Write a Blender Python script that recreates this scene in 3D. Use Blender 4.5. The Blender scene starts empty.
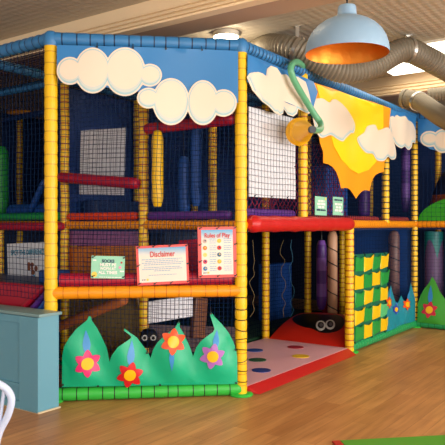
import bpy, bmesh, math, random
from mathutils import Vector, Matrix
from mathutils.geometry import delaunay_2d_cdt
random.seed(7)
SC = bpy.context.scene
COL = SC.collection
F = 640.0; CX = 222.5; HZ = 225.0; H = 1.4
CAM = Vector((0, 0, H))
V = Vector

# ------------------------------------------------------------------ materials
def lin(c):
    c /= 255.0
    return c/12.92 if c <= .04045 else ((c+.055)/1.055)**2.4
def rgb(r, g, b): return (lin(r), lin(g), lin(b), 1)
MATS = {}
def mat(name, col, rough=.5, metal=0, bump=0, bscale=20, spec=.5, vary=0, vscale=6, coat=0):
    if name in MATS: return MATS[name]
    m = bpy.data.materials.new(name); m.use_nodes = True
    nt = m.node_tree; b = nt.nodes['Principled BSDF']
    b.inputs['Base Color'].default_value = col
    b.inputs['Roughness'].default_value = rough
    b.inputs['Metallic'].default_value = metal
    b.inputs['Specular IOR Level'].default_value = spec
    if coat: b.inputs['Coat Weight'].default_value = coat
    if bump or vary:
        tc = nt.nodes.new('ShaderNodeTexCoord')
        nz = nt.nodes.new('ShaderNodeTexNoise')
        nz.inputs['Scale'].default_value = bscale; nz.inputs['Detail'].default_value = 4
        nt.links.new(tc.outputs['Object'], nz.inputs['Vector'])
        if bump:
            bp = nt.nodes.new('ShaderNodeBump'); bp.inputs['Strength'].default_value = bump
            bp.inputs['Distance'].default_value = .02
            nt.links.new(nz.outputs['Fac'], bp.inputs['Height'])
            nt.links.new(bp.outputs['Normal'], b.inputs['Normal'])
        if vary:
            n2 = nt.nodes.new('ShaderNodeTexNoise'); n2.inputs['Scale'].default_value = vscale
            nt.links.new(tc.outputs['Object'], n2.inputs['Vector'])
            mx = nt.nodes.new('ShaderNodeMix'); mx.data_type = 'RGBA'
            mx.inputs['A'].default_value = tuple(c*(1-vary) for c in col[:3])+(1,)
            mx.inputs['B'].default_value = tuple(min(1, c*(1+vary)) for c in col[:3])+(1,)
            nt.links.new(n2.outputs['Fac'], mx.inputs['Factor'])
            nt.links.new(mx.outputs['Result'], b.inputs['Base Color'])
    MATS[name] = m
    return m
def emis(name, col, strength):
    m = bpy.data.materials.new(name); m.use_nodes = True
    b = m.node_tree.nodes['Principled BSDF']
    b.inputs['Base Color'].default_value = col
    b.inputs['Emission Color'].default_value = col
    b.inputs['Emission Strength'].default_value = strength
    return m
def vinyl(name, r, g, b, rough=.42, bump=.12, bscale=9): return mat(name, rgb(r, g, b), rough, 0, bump, bscale)

YELLOW = vinyl('yellow vinyl', 244, 194, 2)
YSEAM = vinyl('yellow seam', 206, 150, 8)
BLUE = vinyl('blue vinyl', 52, 122, 178)
NAVYTIE = vinyl('navy tie', 18, 40, 70)
BLACKTIE = vinyl('black tie', 22, 20, 22)
ORANGE = vinyl('orange vinyl', 240, 150, 12)
OSEAM = vinyl('orange seam', 190, 100, 10)
GREEN = vinyl('green vinyl', 52, 186, 66)
GREEN2 = vinyl('deep green vinyl', 20, 120, 58)
RED = vinyl('red vinyl', 192, 22, 22)
CRIMSON = vinyl('crimson vinyl', 176, 16, 46)
PURPLE = vinyl('purple vinyl', 86, 40, 130)
VIOLET = vinyl('violet vinyl', 128, 78, 170)
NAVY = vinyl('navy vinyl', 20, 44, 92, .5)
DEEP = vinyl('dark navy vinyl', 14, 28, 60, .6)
MIDBLUE = vinyl('mid blue vinyl', 24, 78, 158, .5)
SKYBLUE = vinyl('sky blue banner', 48, 126, 190, .38, .1, 5)
CREAM = vinyl('cream print', 234, 218, 196, .45, .06, 6)
PALE = vinyl('pale blue print', 160, 200, 208, .4, .06, 6)
PALER = vinyl('paler blue print', 206, 212, 204, .45, .06, 6)
WHITE = mat('white print', rgb(250, 246, 238), .45)
SUNY = vinyl('sun yellow print', 255, 214, 14, .38, .1, 5)
SUNO = vinyl('sun orange print', 255, 162, 18, .38, .1, 5)
TEALG = vinyl('leaf green banner', 8, 176, 126, .38, .14, 5)
LEAFG = vinyl('grass green banner', 62, 160, 50, .4, .12, 5)
TEAL = vinyl('teal banner', 26, 140, 160, .4, .12, 5)
PINK = vinyl('pink petals', 224, 38, 110, .4, 0)
REDP = vinyl('red petals', 212, 28, 34, .4, 0)
ORP = vinyl('orange petals', 228, 82, 26, .4, 0)
LILAC = vinyl('lilac petals', 176, 110, 190, .4, 0)
STEMB = vinyl('blue leaf print', 52, 140, 206, .4, 0)
BLUP = vinyl('blue petals', 40, 70, 180, .4, 0)
FLC = vinyl('flower yellow', 255, 190, 14, .4, 0)
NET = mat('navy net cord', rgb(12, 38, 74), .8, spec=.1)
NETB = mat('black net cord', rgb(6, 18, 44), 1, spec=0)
NETR = mat('red rope', rgb(150, 24, 56), .7)
BROWN = vinyl('brown vinyl', 214, 122, 30)
PURPPAD = vinyl('dusky purple vinyl', 160, 96, 146)
TAN = vinyl('tan vinyl', 238, 180, 138)
MATPINK = vinyl('pale pink mat', 250, 190, 198, .5, .06, 4)
BLACK = mat('black vinyl', rgb(10, 9, 10), .45)
FOAMG = mat('dark green foam', rgb(18, 66, 36), .8)
CHAIRW = mat('white painted wood', rgb(190, 206, 232), .35)
PARTB = mat('blue grey paint', rgb(100, 158, 178), .45, 0, .03, 60)
TOPB = mat('grey green paint top', rgb(120, 152, 154), .4)
STEEL = mat('galvanised steel', rgb(200, 198, 190), .32, .9)
SIGNRED = mat('coral red border', rgb(232, 84, 78), .4)
SIGNMINT = mat('mint board', rgb(150, 214, 182), .4)
SIGNINK = mat('navy ink', rgb(22, 40, 84), .5)
GREYINK = mat('grey blue ink', rgb(150, 178, 200), .5)
REDINK = mat('red ink', rgb(206, 62, 60), .5)
YINK = mat('yellow ink', rgb(240, 206, 84), .5)
PINKINK = mat('pink ink', rgb(230, 160, 190), .5)
TEALINK = mat('teal ink', rgb(40, 140, 170), .5)
BROWNINK = mat('brown ink', rgb(130, 70, 40), .5)
SKYINK = mat('sky ink', rgb(80, 170, 215), .5)
BOARDW = mat('white board', rgb(228, 230, 236), .4)
HOSE = vinyl('mint hose', 96, 170, 128, .35, 0)

def gradient_print():
    m = bpy.data.materials.new('sky to cream print'); m.use_nodes = True
    nt = m.node_tree; b = nt.nodes['Principled BSDF']; b.inputs['Roughness'].default_value = .4
    tc = nt.nodes.new('ShaderNodeTexCoord'); sp = nt.nodes.new('ShaderNodeSeparateXYZ'); cr = nt.nodes.new('ShaderNodeValToRGB')
    nt.links.new(tc.outputs['Generated'], sp.inputs[0]); nt.links.new(sp.outputs['Z'], cr.inputs[0]); nt.links.new(cr.outputs[0], b.inputs['Base Color'])
    e = cr.color_ramp.elements
    e[0].position = .74; e[0].color = rgb(234, 224, 208); e[1].position = 1; e[1].color = rgb(70, 166, 214)
    return m
PRINT = gradient_print()

def duct_mat():
    m = mat('ribbed grey duct', rgb(126, 117, 100), .5, .2)
    return m
DUCT = duct_mat()

# ------------------------------------------------------------------ geometry helpers
class MB:
    def __init__(s): s.v = []; s.f = []; s.m = []
    def face(s, idx, m=0): s.f.append(idx); s.m.append(m)
    def ring(s, c, a, b, r, n, rx=None):
        i0 = len(s.v); rx = r if rx is None else rx
        for k in range(n):
            t = 2*math.pi*k/n
            s.v.append(c + a*(math.cos(t)*r) + b*(math.sin(t)*rx))
        return i0
    def bridge(s, i, j, n, m=0):
        for k in range(n):
            k2 = (k+1) % n
            s.face((i+k, i+k2, j+k2, j+k), m)
    def rings(s, cs, rads, axes, n, mats=None, cap=True):
        ids = [s.ring(c, a, b, r, n) for c, r, (a, b) in zip(cs, rads, axes)]
        for q in range(len(ids)-1): s.bridge(ids[q], ids[q+1], n, mats[q] if mats else 0)
        if cap:
            s.face(tuple(ids[0]+k for k in range(n))[::-1], mats[0] if mats else 0)
            s.face(tuple(ids[-1]+k for k in range(n)), mats[-1] if mats else 0)
    def tube(s, p0, p1, r, n=12, m=0, r1=None):
        p0, p1 = V(p0), V(p1); a, b = basis(p1-p0)
        s.rings([p0, p1], [r, r if r1 is None else r1], [(a, b)]*2, n, [m]*2)
    def sweep(s, pts, rad, n=10, m=0, matf=None):
        pts = [V(p) for p in pts]; N = len(pts)
        if not callable(rad): rr = rad; rad = lambda i: rr
        t0 = (pts[1]-pts[0]).normalized(); a, b = basis(t0); axes = []
        for i in range(N):
            t = (pts[min(i+1, N-1)]-pts[max(i-1, 0)]).normalized()
            q = t0.rotation_difference(t); a = (q @ a); a = (a - t*a.dot(t)).normalized(); b = t.cross(a); t0 = t
            axes.append((a.copy(), b.copy()))
        s.rings(pts, [rad(i) for i in range(N)], axes, n, [matf(i) if matf else m for i in range(N)])
    def lathe(s, prof, o=V((0, 0, 0)), n=32, m=0, mats=None):
        ids = []
        for r, z in prof: ids.append(s.ring(V(o)+V((0, 0, z)), V((1, 0, 0)), V((0, 1, 0)), max(r, 1e-4), n))
        for q in range(len(ids)-1): s.bridge(ids[q], ids[q+1], n, mats[q] if mats else m)
    def box(s, o, ex, ey, ez, m=0):
        o = V(o); i = len(s.v)
        for z in (0, 1):
            for y in (0, 1):
                for x in (0, 1): s.v.append(o+ex*x+ey*y+ez*z)
        for q in ((0, 2, 3, 1), (4, 5, 7, 6), (0, 1, 5, 4), (2, 6, 7, 3), (0, 4, 6, 2), (1, 3, 7, 5)):
            s.face(tuple(i+k for k in q), m)
    def build(s, name, mats, parent=None, smooth=True, bevel=0, angle=40):
        me = bpy.data.meshes.new(name)
        off = parent_origin(parent)
        me.from_pydata([tuple(V(p)-off) for p in s.v], [], s.f)
        if not isinstance(mats, (list, tuple)): mats = [mats]
        for m in mats: me.materials.append(m)
        for p, k in zip(me.polygons, s.m): p.material_index = min(k, len(mats)-1)
        bm = bmesh.new(); bm.from_mesh(me); bmesh.ops.recalc_face_normals(bm, faces=bm.faces)
        if bevel:
            es = [e for e in bm.edges if len(e.link_faces) == 2 and e.calc_face_angle(0) > .6]
            bmesh.ops.bevel(bm, geom=es, offset=bevel, segments=3, profile=.6, affect='EDGES')
        bm.to_mesh(me); bm.free()
        if smooth:
            me.shade_smooth()
            try: me.set_sharp_from_angle(angle=math.radians(angle))
            except Exception: pass
        o = bpy.data.objects.new(name, me); COL.objects.link(o)
        if parent: o.parent = parent
        return o
def parent_origin(p):
    o = V((0, 0, 0))
    while p: o = o + V(p.location); p = p.parent
    return o
def basis(d):
    d = d.normalized(); r = V((0, 0, 1)) if abs(d.z) < .9 else V((1, 0, 0))
    a = d.cross(r).normalized(); return a, d.cross(a).normalized()
def thing(name, loc, label, cat, group=None):
    o = bpy.data.objects.new(name, None); COL.objects.link(o); o.location = loc; o.empty_display_size = .1
    return tag(o, label, cat, group)
def tag(o, label, cat, group=None, kind=None):
    o['label'] = label; o['category'] = cat
    if group: o['group'] = group
    if kind: o['kind'] = kind
    return o
def struct(o): o['kind'] = 'structure'; return o
def catmull(pts, k=8, closed=False):
    P = [V(p) for p in pts]; n = len(P); out = []
    for i in range(n if closed else n-1):
        g = (lambda j: P[j % n]) if closed else (lambda j: P[max(0, min(n-1, j))])
        a, b, c, d = g(i-1), g(i), g(i+1), g(i+2)
        for q in range(k):
            t = q/k
            out.append(.5*((2*b)+(c-a)*t+(2*a-5*b+4*c-d)*t*t+(3*b-a-3*c+d)*t**3))
    if not closed: out.append(P[-1])
    return out

# ------------------------------------------------------------------ site frame
U = V((math.cos(math.radians(54.75)), math.sin(math.radians(54.75)), 0))
W = V((-U.y, U.x, 0)); Z = V((0, 0, 1))
B0 = V((.152, 5.27, 0))
Q = 1.075
def G(u, w, z=0): return B0+U*u+W*w+Z*z
A0 = V((-1.359, 5.07, 0))
ZT, ZM, ZL = 2.874, 1.4, .86
class Plane:
    def __init__(s, O, e, n): s.O = V(O); s.e = e.normalized(); s.n = n.normalized()
    def hit(s, x, y, off=0):
        d = V(((x-CX)/F, 1, (HZ-y)/F)); P = s.O+s.n*off
        t = (P-CAM).dot(s.n)/d.dot(s.n); p = CAM+d*t
        return V(((p-s.O).dot(s.e), p.z))
    def at(s, sx, z, off=0): return s.O+s.e*sx+Z*z+s.n*off
    def pt(s, x, y, off=0):
        q = s.hit(x, y, off); return s.at(q.x, q.y, off)
PR = Plane(B0, U, -W)                      # right face
PC = Plane(A0, B0-A0, V(((B0-A0).y, -(B0-A0).x, 0)))      # chamfer face
PD = Plane(G(4*Q, 0), -W, -U)              # far right return
def PU(u): return Plane(G(u, 0), -W, -U)
def PW(w): return Plane(G(0, w), U, -W)
def ground(x, y, z=0):
    Y = (H-z)*F/(y-HZ); return V(((x-CX)/F*Y, Y, z))

def poly_sheet(mb, poly, plane, disp, off, thick, m=0, cell=.05, back=True):
    """cloth with real thickness, following disp(s,z)"""
    n = len(poly)
    xs = [p[0] for p in poly]; zs = [p[1] for p in poly]
    pts = [V((p[0], p[1])) for p in poly]
    x = min(xs)+cell/2
    def inside(x, z):
        c = False; j = n-1
        for i in range(n):
            if (zs[i] > z) != (zs[j] > z) and x < (xs[j]-xs[i])*(z-zs[i])/(zs[j]-zs[i])+xs[i]: c = not c
            j = i
        return c
    while x < max(xs):
        z = min(zs)+cell/2
        while z < max(zs):
            if inside(x, z): pts.append(V((x, z)))
            z += cell
        x += cell
    vo, eo, fo, *_ = delaunay_2d_cdt(pts, [], [list(range(n))], 1, 1e-6)
    i0 = len(mb.v); k = len(vo)
    for p in vo: mb.v.append(plane.at(p[0], p[1], off+disp(p[0], p[1])))
    for f in fo: mb.face(tuple(i0+q for q in f), m)
    if back:
        for p in vo: mb.v.append(plane.at(p[0], p[1], off+disp(p[0], p[1])-thick))
        for f in fo: mb.face(tuple(i0+k+q for q in f)[::-1], m)
        cnt = {}
        for f in fo:
            for a, b in zip(f, f[1:]+f[:1] if isinstance(f, list) else list(f[1:])+[f[0]]):
                cnt[(a, b)] = cnt.get((a, b), 0)+1
        for (a, b) in cnt:
            if (b, a) not in cnt: mb.face((i0+b, i0+a, i0+k+a, i0+k+b), m)
def zero(s, z): return 0

def outline_lobes(lobes, n=72):
    """outline of a union of ellipses (cx,cy,rx,ry), walked round by marching over a fine mask-free radial sweep per lobe"""
    pts = []
    for i, (cx, cy, rx, ry) in enumerate(lobes):
        for k in range(n):
            t = 2*math.pi*k/n; x = cx+rx*math.cos(t); y = cy+ry*math.sin(t)
            if all(j == i or ((x-c)/a)**2+((y-d)/b)**2 > .999 for j, (c, d, a, b) in enumerate(lobes)): pts.append((x, y))
    # order: lobes run left to right -> top chain then bottom chain by angle about a moving axis
    x0 = min(p[0] for p in pts); x1 = max(p[0] for p in pts)
    def axis(x):
        L = lobes
        if x <= L[0][0]: return L[0][1]
        for a, b in zip(L, L[1:]):
            if x <= b[0]: return a[1]+(b[1]-a[1])*(x-a[0])/(b[0]-a[0])
        return L[-1][1]
    top = sorted([p for p in pts if p[1] <= axis(p[0])]); bot = sorted([p for p in pts if p[1] > axis(p[0])], reverse=True)
    return top+bot
def scale_poly(p, s, dx=0, dy=0):
    cx = sum(q[0] for q in p)/len(p); cy = sum(q[1] for q in p)/len(p)
    return [(cx+(q[0]-cx)*s+dx, cy+(q[1]-cy)*s+dy) for q in p]
def cloud(parent, outline, plane, disp, off, lobes=None):
    """printed cloud applique: white rim, pale blue contour, cream body"""
    mb = MB()
    def mp(p): return [plane.hit(x, y, off) for x, y in p]
    def ell(cx, cy, rx, ry): return [(cx+rx*math.cos(2*math.pi*k/40), cy+ry*math.sin(2*math.pi*k/40)) for k in range(40)]
    poly_sheet(mb, mp(outline), plane, disp, off, .003, 0, .045)
    if lobes:
        for k, (cx, cy, rx, ry) in enumerate(lobes): poly_sheet(mb, mp(ell(cx, cy, rx-1.5, ry-1.5)), plane, disp, off+.0007+.0001*k, .001, 1, .045, False)
        for k, (cx, cy, rx, ry) in enumerate(lobes):
            poly_sheet(mb, mp(ell(cx, cy-.03*ry, rx-2.2, ry-2.8)), plane, disp, off+.0015+.0001*k, .001, 2, .045, False)
        for k, (cx, cy, rx, ry) in enumerate(lobes):
            poly_sheet(mb, mp(ell(cx, cy-.08*ry, rx-3, ry*.92-3)), plane, disp, off+.0022+.0001*k, .001, 0, .045, False)
    else:
        for k, (sc, dy, m) in enumerate(((.95, -.2, 1), (.935, -1.2, 2), (.91, -2.0, 0))):
            poly_sheet(mb, mp(scale_poly(outline, sc, 0, dy)), plane, disp, off+.0007*(k+1), .001, m, .045, False)
    return mb.build('cloud', [CREAM, PALE, PALER], parent)

# padded tube with lashing ties
def padded(mb, p0, p1, r, pitch=.1, tie=.012, n=14, bulge=.05, jitter=.25, m=0, mt=1):
    p0, p1 = V(p0), V(p1); d = p1-p0; L = d.length; t = d/L; a, b = basis(d)
    k = max(1, round(L/pitch)); cuts = [0]+[(i+random.uniform(-jitter, jitter)*.5)/k*L for i in range(1, k)]+[L]
    cs, rs, ms = [], [], []
    for i in range(k):
        x0, x1 = cuts[i], cuts[i+1]; g = tie/2
        for x, rr in ((x0+g, 1-bulge), (x0+(x1-x0)*.3, 1), (x0+(x1-x0)*.7, 1), (x1-g, 1-bulge)):
            cs.append(p0+t*x); rs.append(r*rr); ms.append(m)
        ms[-1] = mt
        if i < k-1:
            cs.append(p0+t*x1); rs.append(r*(1-bulge*.8)); ms.append(mt)
    mb.rings(cs, rs, [(a, b)]*len(cs), n, ms)
def post_bm(u, w, z0, z1, r=.046, pos=None, pitch=.1):
    mb = MB(); p = pos if pos is not None else G(u, w)
    padded(mb, p+Z*z0, p+Z*z1, r, pitch, .01, 14, .04, .1)
    return mb
def net_bm(o, ex, L, z0, z1, cell=.045, th=.0016, sag=.012, jit=.004, seed=1, nrm=None):
    rnd = random.Random(seed); mb = MB(); ex = ex.normalized(); nrm = nrm or V((ex.y, -ex.x, 0))
    ph = rnd.uniform(0, 6); 
    def P(s, z):
        d = sag*math.sin(math.pi*max(0, min(1, s/L)))*math.sin(math.pi*(z-z0)/(z1-z0))
        j = .006*math.sin(9*z+ph)+.004*math.sin(23*z+ph*2)
        k = .006*math.sin(7*s+ph*3)
        return o+ex*(s+j*min(1, s*(L-s)*30))+Z*(z+k)+nrm*d
    ns = max(2, round(L/cell)); nz = max(2, round((z1-z0)/cell)); step = .18
    def strand(pts):
        ids = []
        for i, p in enumerate(pts):
            t = (pts[min(i+1, len(pts)-1)]-pts[max(i-1, 0)]).normalized(); a, b = basis(t)
            ids.append(mb.ring(p, a, b, th, 3))
        for q in range(len(ids)-1): mb.bridge(ids[q], ids[q+1], 3)
    kz = max(2, int((z1-z0)/step)); ks = max(2, int(L/step))
    for i in range(ns+1): strand([P(L*i/ns, z0+(z1-z0)*q/kz) for q in range(kz+1)])
    for i in range(nz+1): strand([P(L*q/ks, z0+(z1-z0)*i/nz) for q in range(ks+1)])
    return mb

# ------------------------------------------------------------------ camera
cd = bpy.data.cameras.new('camera'); cam = bpy.data.objects.new('camera', cd); COL.objects.link(cam)
cam.location = CAM; cam.rotation_euler = (math.pi/2, 0, 0); cd.sensor_width = 36; cd.lens = F/445*36; cd.shift_y = 2.5/445
cd.clip_start = .05; SC.camera = cam

# ------------------------------------------------------------------ room shell
U0, U1, W0, W1, ZC = -8.0, 9.0, -7.0, 9.0, 3.3
def wood():
    m = bpy.data.materials.new('oak plank vinyl'); m.use_nodes = True; nt = m.node_tree; N = nt.nodes; Lk = nt.links
    b = N['Principled BSDF']; b.inputs['Roughness'].default_value = .42
    tc = N.new('ShaderNodeTexCoord'); mp = N.new('ShaderNodeMapping'); mp.inputs['Rotation'].default_value = (0, 0, -math.radians(54.75))
    Lk.new(tc.outputs['Object'], mp.inputs['Vector'])
    br = N.new('ShaderNodeTexBrick'); br.inputs['Scale'].default_value = 1; br.inputs['Brick Width'].default_value = .92; br.inputs['Row Height'].default_value = .125
    br.inputs['Mortar Size'].default_value = .0012; br.inputs['Color1'].default_value = rgb(216, 160, 100); br.inputs['Color2'].default_value = rgb(194, 136, 80)
    br.inputs['Mortar'].default_value = rgb(150, 98, 54); br.inputs['Bias'].default_value = -.1; br.offset = .37
    Lk.new(mp.outputs[0], br.inputs['Vector'])
    m2 = N.new('ShaderNodeMapping'); m2.inputs['Scale'].default_value = (2.2, 26, 1); Lk.new(mp.outputs[0], m2.inputs['Vector'])
    nz = N.new('ShaderNodeTexNoise'); nz.inputs['Scale'].default_value = 1; nz.inputs['Detail'].default_value = 5; Lk.new(m2.outputs[0], nz.inputs['Vector'])
    cr = N.new('ShaderNodeValToRGB'); cr.color_ramp.elements[0].position = .32; cr.color_ramp.elements[0].color = (.76, .72, .66, 1)
    cr.color_ramp.elements[1].position = .68; cr.color_ramp.elements[1].color = (1.0, 1.0, 1.0, 1); Lk.new(nz.outputs['Fac'], cr.inputs[0])
    n3 = N.new('ShaderNodeTexNoise'); n3.inputs['Scale'].default_value = 1.0; m3 = N.new('ShaderNodeMapping'); m3.inputs['Scale'].default_value = (1.1, 4, 1)
    Lk.new(mp.outputs[0], m3.inputs['Vector']); Lk.new(m3.outputs[0], n3.inputs['Vector'])
    c3 = N.new('ShaderNodeValToRGB'); c3.color_ramp.elements[0].position = .35; c3.color_ramp.elements[0].color = (.86, .83, .79, 1); c3.color_ramp.elements[1].position = .65; c3.color_ramp.elements[1].color = (1.06, 1.04, 1.0, 1)
    Lk.new(n3.outputs['Fac'], c3.inputs[0])
    x = N.new('ShaderNodeMix'); x.data_type = 'RGBA'; x.blend_type = 'MULTIPLY'; x.inputs['Factor'].default_value = 1
    Lk.new(br.outputs['Color'], x.inputs['A']); Lk.new(cr.outputs[0], x.inputs['B'])
    y = N.new('ShaderNodeMix'); y.data_type = 'RGBA'; y.blend_type = 'MULTIPLY'; y.inputs['Factor'].default_value = 1
    Lk.new(x.outputs['Result'], y.inputs['A']); Lk.new(c3.outputs[0], y.inputs['B'])
    Lk.new(y.outputs['Result'], b.inputs['Base Color'])
    return m
def paper():
    m = bpy.data.materials.new('embossed ceiling paper'); m.use_nodes = True; nt = m.node_tree; N = nt.nodes; Lk = nt.links
    b = N['Principled BSDF']; b.inputs['Roughness'].default_value = .6; b.inputs['Base Color'].default_value = rgb(188, 176, 156)
    tc = N.new('ShaderNodeTexCoord'); mp = N.new('ShaderNodeMapping'); mp.inputs['Rotation'].default_value = (0, 0, -math.radians(54.75+45))
    Lk.new(tc.outputs['Object'], mp.inputs['Vector'])
    sp = N.new('ShaderNodeSeparateXYZ'); Lk.new(mp.outputs[0], sp.inputs[0]); sn = []
    for q in 'XY':
        mu = N.new('ShaderNodeMath'); mu.operation = 'MULTIPLY'; mu.inputs[1].default_value = 2*math.pi/.11; Lk.new(sp.outputs[q], mu.inputs[0])
        si = N.new('ShaderNodeMath'); si.operation = 'SINE'; Lk.new(mu.outputs[0], si.inputs[0]); sn.append(si)
    pr = N.new('ShaderNodeMath'); pr.operation = 'MULTIPLY'; Lk.new(sn[0].outputs[0], pr.inputs[0]); Lk.new(sn[1].outputs[0], pr.inputs[1])
    nz = N.new('ShaderNodeTexNoise'); nz.inputs['Scale'].default_value = 45; Lk.new(mp.outputs[0], nz.inputs['Vector'])
    ad = N.new('ShaderNodeMath'); ad.operation = 'ADD'; Lk.new(pr.outputs[0], ad.inputs[0]); Lk.new(nz.outputs['Fac'], ad.inputs[1])
    bp = N.new('ShaderNodeBump'); bp.inputs['Strength'].default_value = .22; bp.inputs['Distance'].default_value = .01
    Lk.new(ad.outputs[0], bp.inputs['Height']); Lk.new(bp.outputs['Normal'], b.inputs['Normal'])
    return m
WOOD, PAPER = wood(), paper()
CREAMP = mat('cream cornice paint', rgb(242, 216, 176), .5)
BEAMSHADE = mat('shaded beam beige', rgb(180, 150, 124), .6)  # the underside's shade is put into this browner colour
WALLP = mat('cream wall paint', rgb(206, 196, 176), .7)
SKIRT = mat('white skirting', rgb(225, 222, 214), .5)
mb = MB(); mb.box(G(U0, W0, -.1), U*(U1-U0), W*(W1-W0), Z*.1); struct(mb.build('floor', WOOD, smooth=False))
mb = MB(); mb.box(G(U0, W0, ZC), U*(U1-U0), W*(W1-W0), Z*.1); struct(mb.build('ceiling', PAPER, smooth=False))
mb = MB(); mb.box(G(U0, W1, 0), U*(U1-U0), W*.12, Z*ZC); struct(mb.build('wall_left', WALLP, smooth=False))
mb = MB(); mb.box(G(U1, W0, 0), U*.12, W*(W1-W0), Z*ZC); struct(mb.build('wall_far', WALLP, smooth=False))
# walls behind the camera and on the right: unseen windows, added for fill light
WINS = [(-6.6, -4.0), (-2.6, 0.0), (1.6, 4.2)]
mb = MB()
xs = [U0]+[q for w in WINS for q in w]+[U1]
for i in range(0, len(xs), 2): mb.box(G(xs[i], W0-.12, 0), U*(xs[i+1]-xs[i]), W*.12, Z*ZC)
for a, b in WINS:
    mb.box(G(a, W0-.12, 0), U*(b-a), W*.12, Z*.8); mb.box(G(a, W0-.12, 2.6), U*(b-a), W*.12, Z*(ZC-2.6))
struct(mb.build('wall_right', WALLP, smooth=False))
mb = MB()
WIN2 = [(-5.4, -2.8), (-1.4, 1.2), (3.2, 5.8)]
ys = [W0]+[q for w in WIN2 for q in w]+[W1]
for i in range(0, len(ys), 2): mb.box(G(U0-.12, ys[i], 0), U*.12, W*(ys[i+1]-ys[i]), Z*ZC)
for a, b in WIN2:
    mb.box(G(U0-.12, a, 0), U*.12, W*(b-a), Z*.8); mb.box(G(U0-.12, a, 2.6), U*.12, W*(b-a), Z*(ZC-2.6))
struct(mb.build('wall_back', WALLP, smooth=False))
k = 0
for ex, lst, base in ((U, WINS, lambda q: G(q, W0-.08, .8)), (W, WIN2, lambda q: G(U0-.08, q, .8))):
    ny = W if ex is U else U
    for a, b in lst:
        k += 1; mb = MB(); o = base(a); L = b-a
        for q in (0, L/2-.03, L-.06): mb.box(o+ex*q, ex*.06, ny*.06, Z*1.8)
        for z in (0, 1.74): mb.box(o+Z*z, ex*L, ny*.06, Z*.06)
        struct(mb.build('added_window_%d' % k, SKIRT, smooth=False))  # unseen frames, added to carry the fill light
for nm, o, ex, ey in (('left', G(U0, W1-.02), U*(U1-U0), W*.02), ('far', G(U1-.02, W0), W*(W1-W0), U*.02)):
    mb = MB(); mb.box(o, ex, ey, Z*.12); struct(mb.build('baseboard_'+nm, SKIRT, smooth=False))
# ceiling beams with cornice
def beam(i, u_face, u_far, zs=3.05):
    uf = u_face; o = -U.dot(B0)                       # u_face is measured from the camera along U
    a = uf+o; b = u_far+o
    mb = MB(); mb.box(G(a, W0, zs), U*(b-a), W*(W1-W0), Z*(ZC-zs)); x = mb.build('ceiling_beam', [BEAMSHADE], smooth=False); struct(x)
    x.data.materials.append(CREAMP)
    for p in x.data.polygons:
        if p.normal.dot(-U) > .9: p.material_index = 1  # only the lit face stays cream, the rest is coloured as shaded
    # stepped cornice profile (offset out of the face, height)
    prof = [(0, zs-.004), (.1, zs-.004), (.1, zs+.014), (.06, zs+.018), (.06, zs+.028), (.084, zs+.032), (.078, zs+.05), (.066, zs+.062), (.035, zs+.066), (.035, zs+.076), (.056, zs+.08), (.05, zs+.1), (.04, zs+.108), (.012, zs+.112), (.012, zs+.122), (.03, zs+.126), (.026, zs+.138), (0, zs+.142)]
    mb = MB()
    for w in (W0, W1):
        for d, z in prof: mb.v.append(G(a-d, w, z))
    n = len(prof)
    for k in range(n-1): mb.face((k, k+1, n+k+1, n+k), 0)
    struct(mb.build('trim_%d' % i, CREAMP, angle=20))
beam(1, 4.065, 4.354); beam(2, 7.93, 8.23)

# ------------------------------------------------------------------ soft play frame
frame = thing('soft_play_frame', G(0, 0), 'two storey netted soft play frame with yellow padded posts and blue top rails', 'play frame')
A = A0-B0; uA, wA = A.dot(U), A.dot(W)
posts = [(None, 0, ZT, A0, .052), (None, 0, ZT, B0, .05)]
posts.append((None, 0, ZM, G(2*Q, 0), .05)); posts.append((None, 0, ZM, G(0, 3*Q), .046))
for i, j in ((4, 0), (4, -1), (4, -2), (0, 1), (0, 2), (0, 4), (2, 1), (3, 1), (4, 1), (5, 0), (5, 1), (1, 3), (2, 2), (3, 2), (1, 4)):
    posts.append((None, 0, ZT, G(i*Q, j*Q), .046))
for i, j in ((1, 0), (3, 0), (1, 1), (1, 2)): posts.append((None, ZM, ZT, G(i*Q, j*Q), .046))
for j in (2, 3, 4): posts.append((None, 0, ZT, G(uA, j*Q), .046))
for _, z0, z1, p, r in posts:
    front = (p-A0).length < .01 or (p-B0).length < .01
    far = (p-G(4*Q, 0)).length < .01 or (p-G(3*Q, 0)).length < .01
    mb = MB(); padded(mb, p+Z*z0, p+Z*(z1-.02), r, .09 if front else .07, .008 if front else .014, 16, .05, .15)
    o = mb.build('post', [YELLOW, YSEAM if front else (OSEAM if not far else BLACKTIE)], frame)
    if z0 == 0:
        m2 = MB(); m2.lathe([(.001, .002), (.098, .002), (.1, .012), (.09, .02), (.001, .02)], p, 24); f = m2.build('foot_pad', GREEN, o)
# black lashings round the lower half of the corner post
o = [c for c in frame.children if c.name.startswith('post')][1]
for k in range(9):
    mb = MB(); z = .12+k*.085; a = V((1, 0, random.uniform(-.25, .25))).normalized(); b = V((0, 1, random.uniform(-.25, .25))).normalized()
    mb.sweep([B0+Z*z+a*(math.cos(t)*.0525)+b*(math.sin(t)*.0525) for t in [2*math.pi*q/16 for q in range(17)]], .0035, 5)
    mb.build('lashing', BLACKTIE, o)['label'] = 'black cord lashed round the post'

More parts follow.
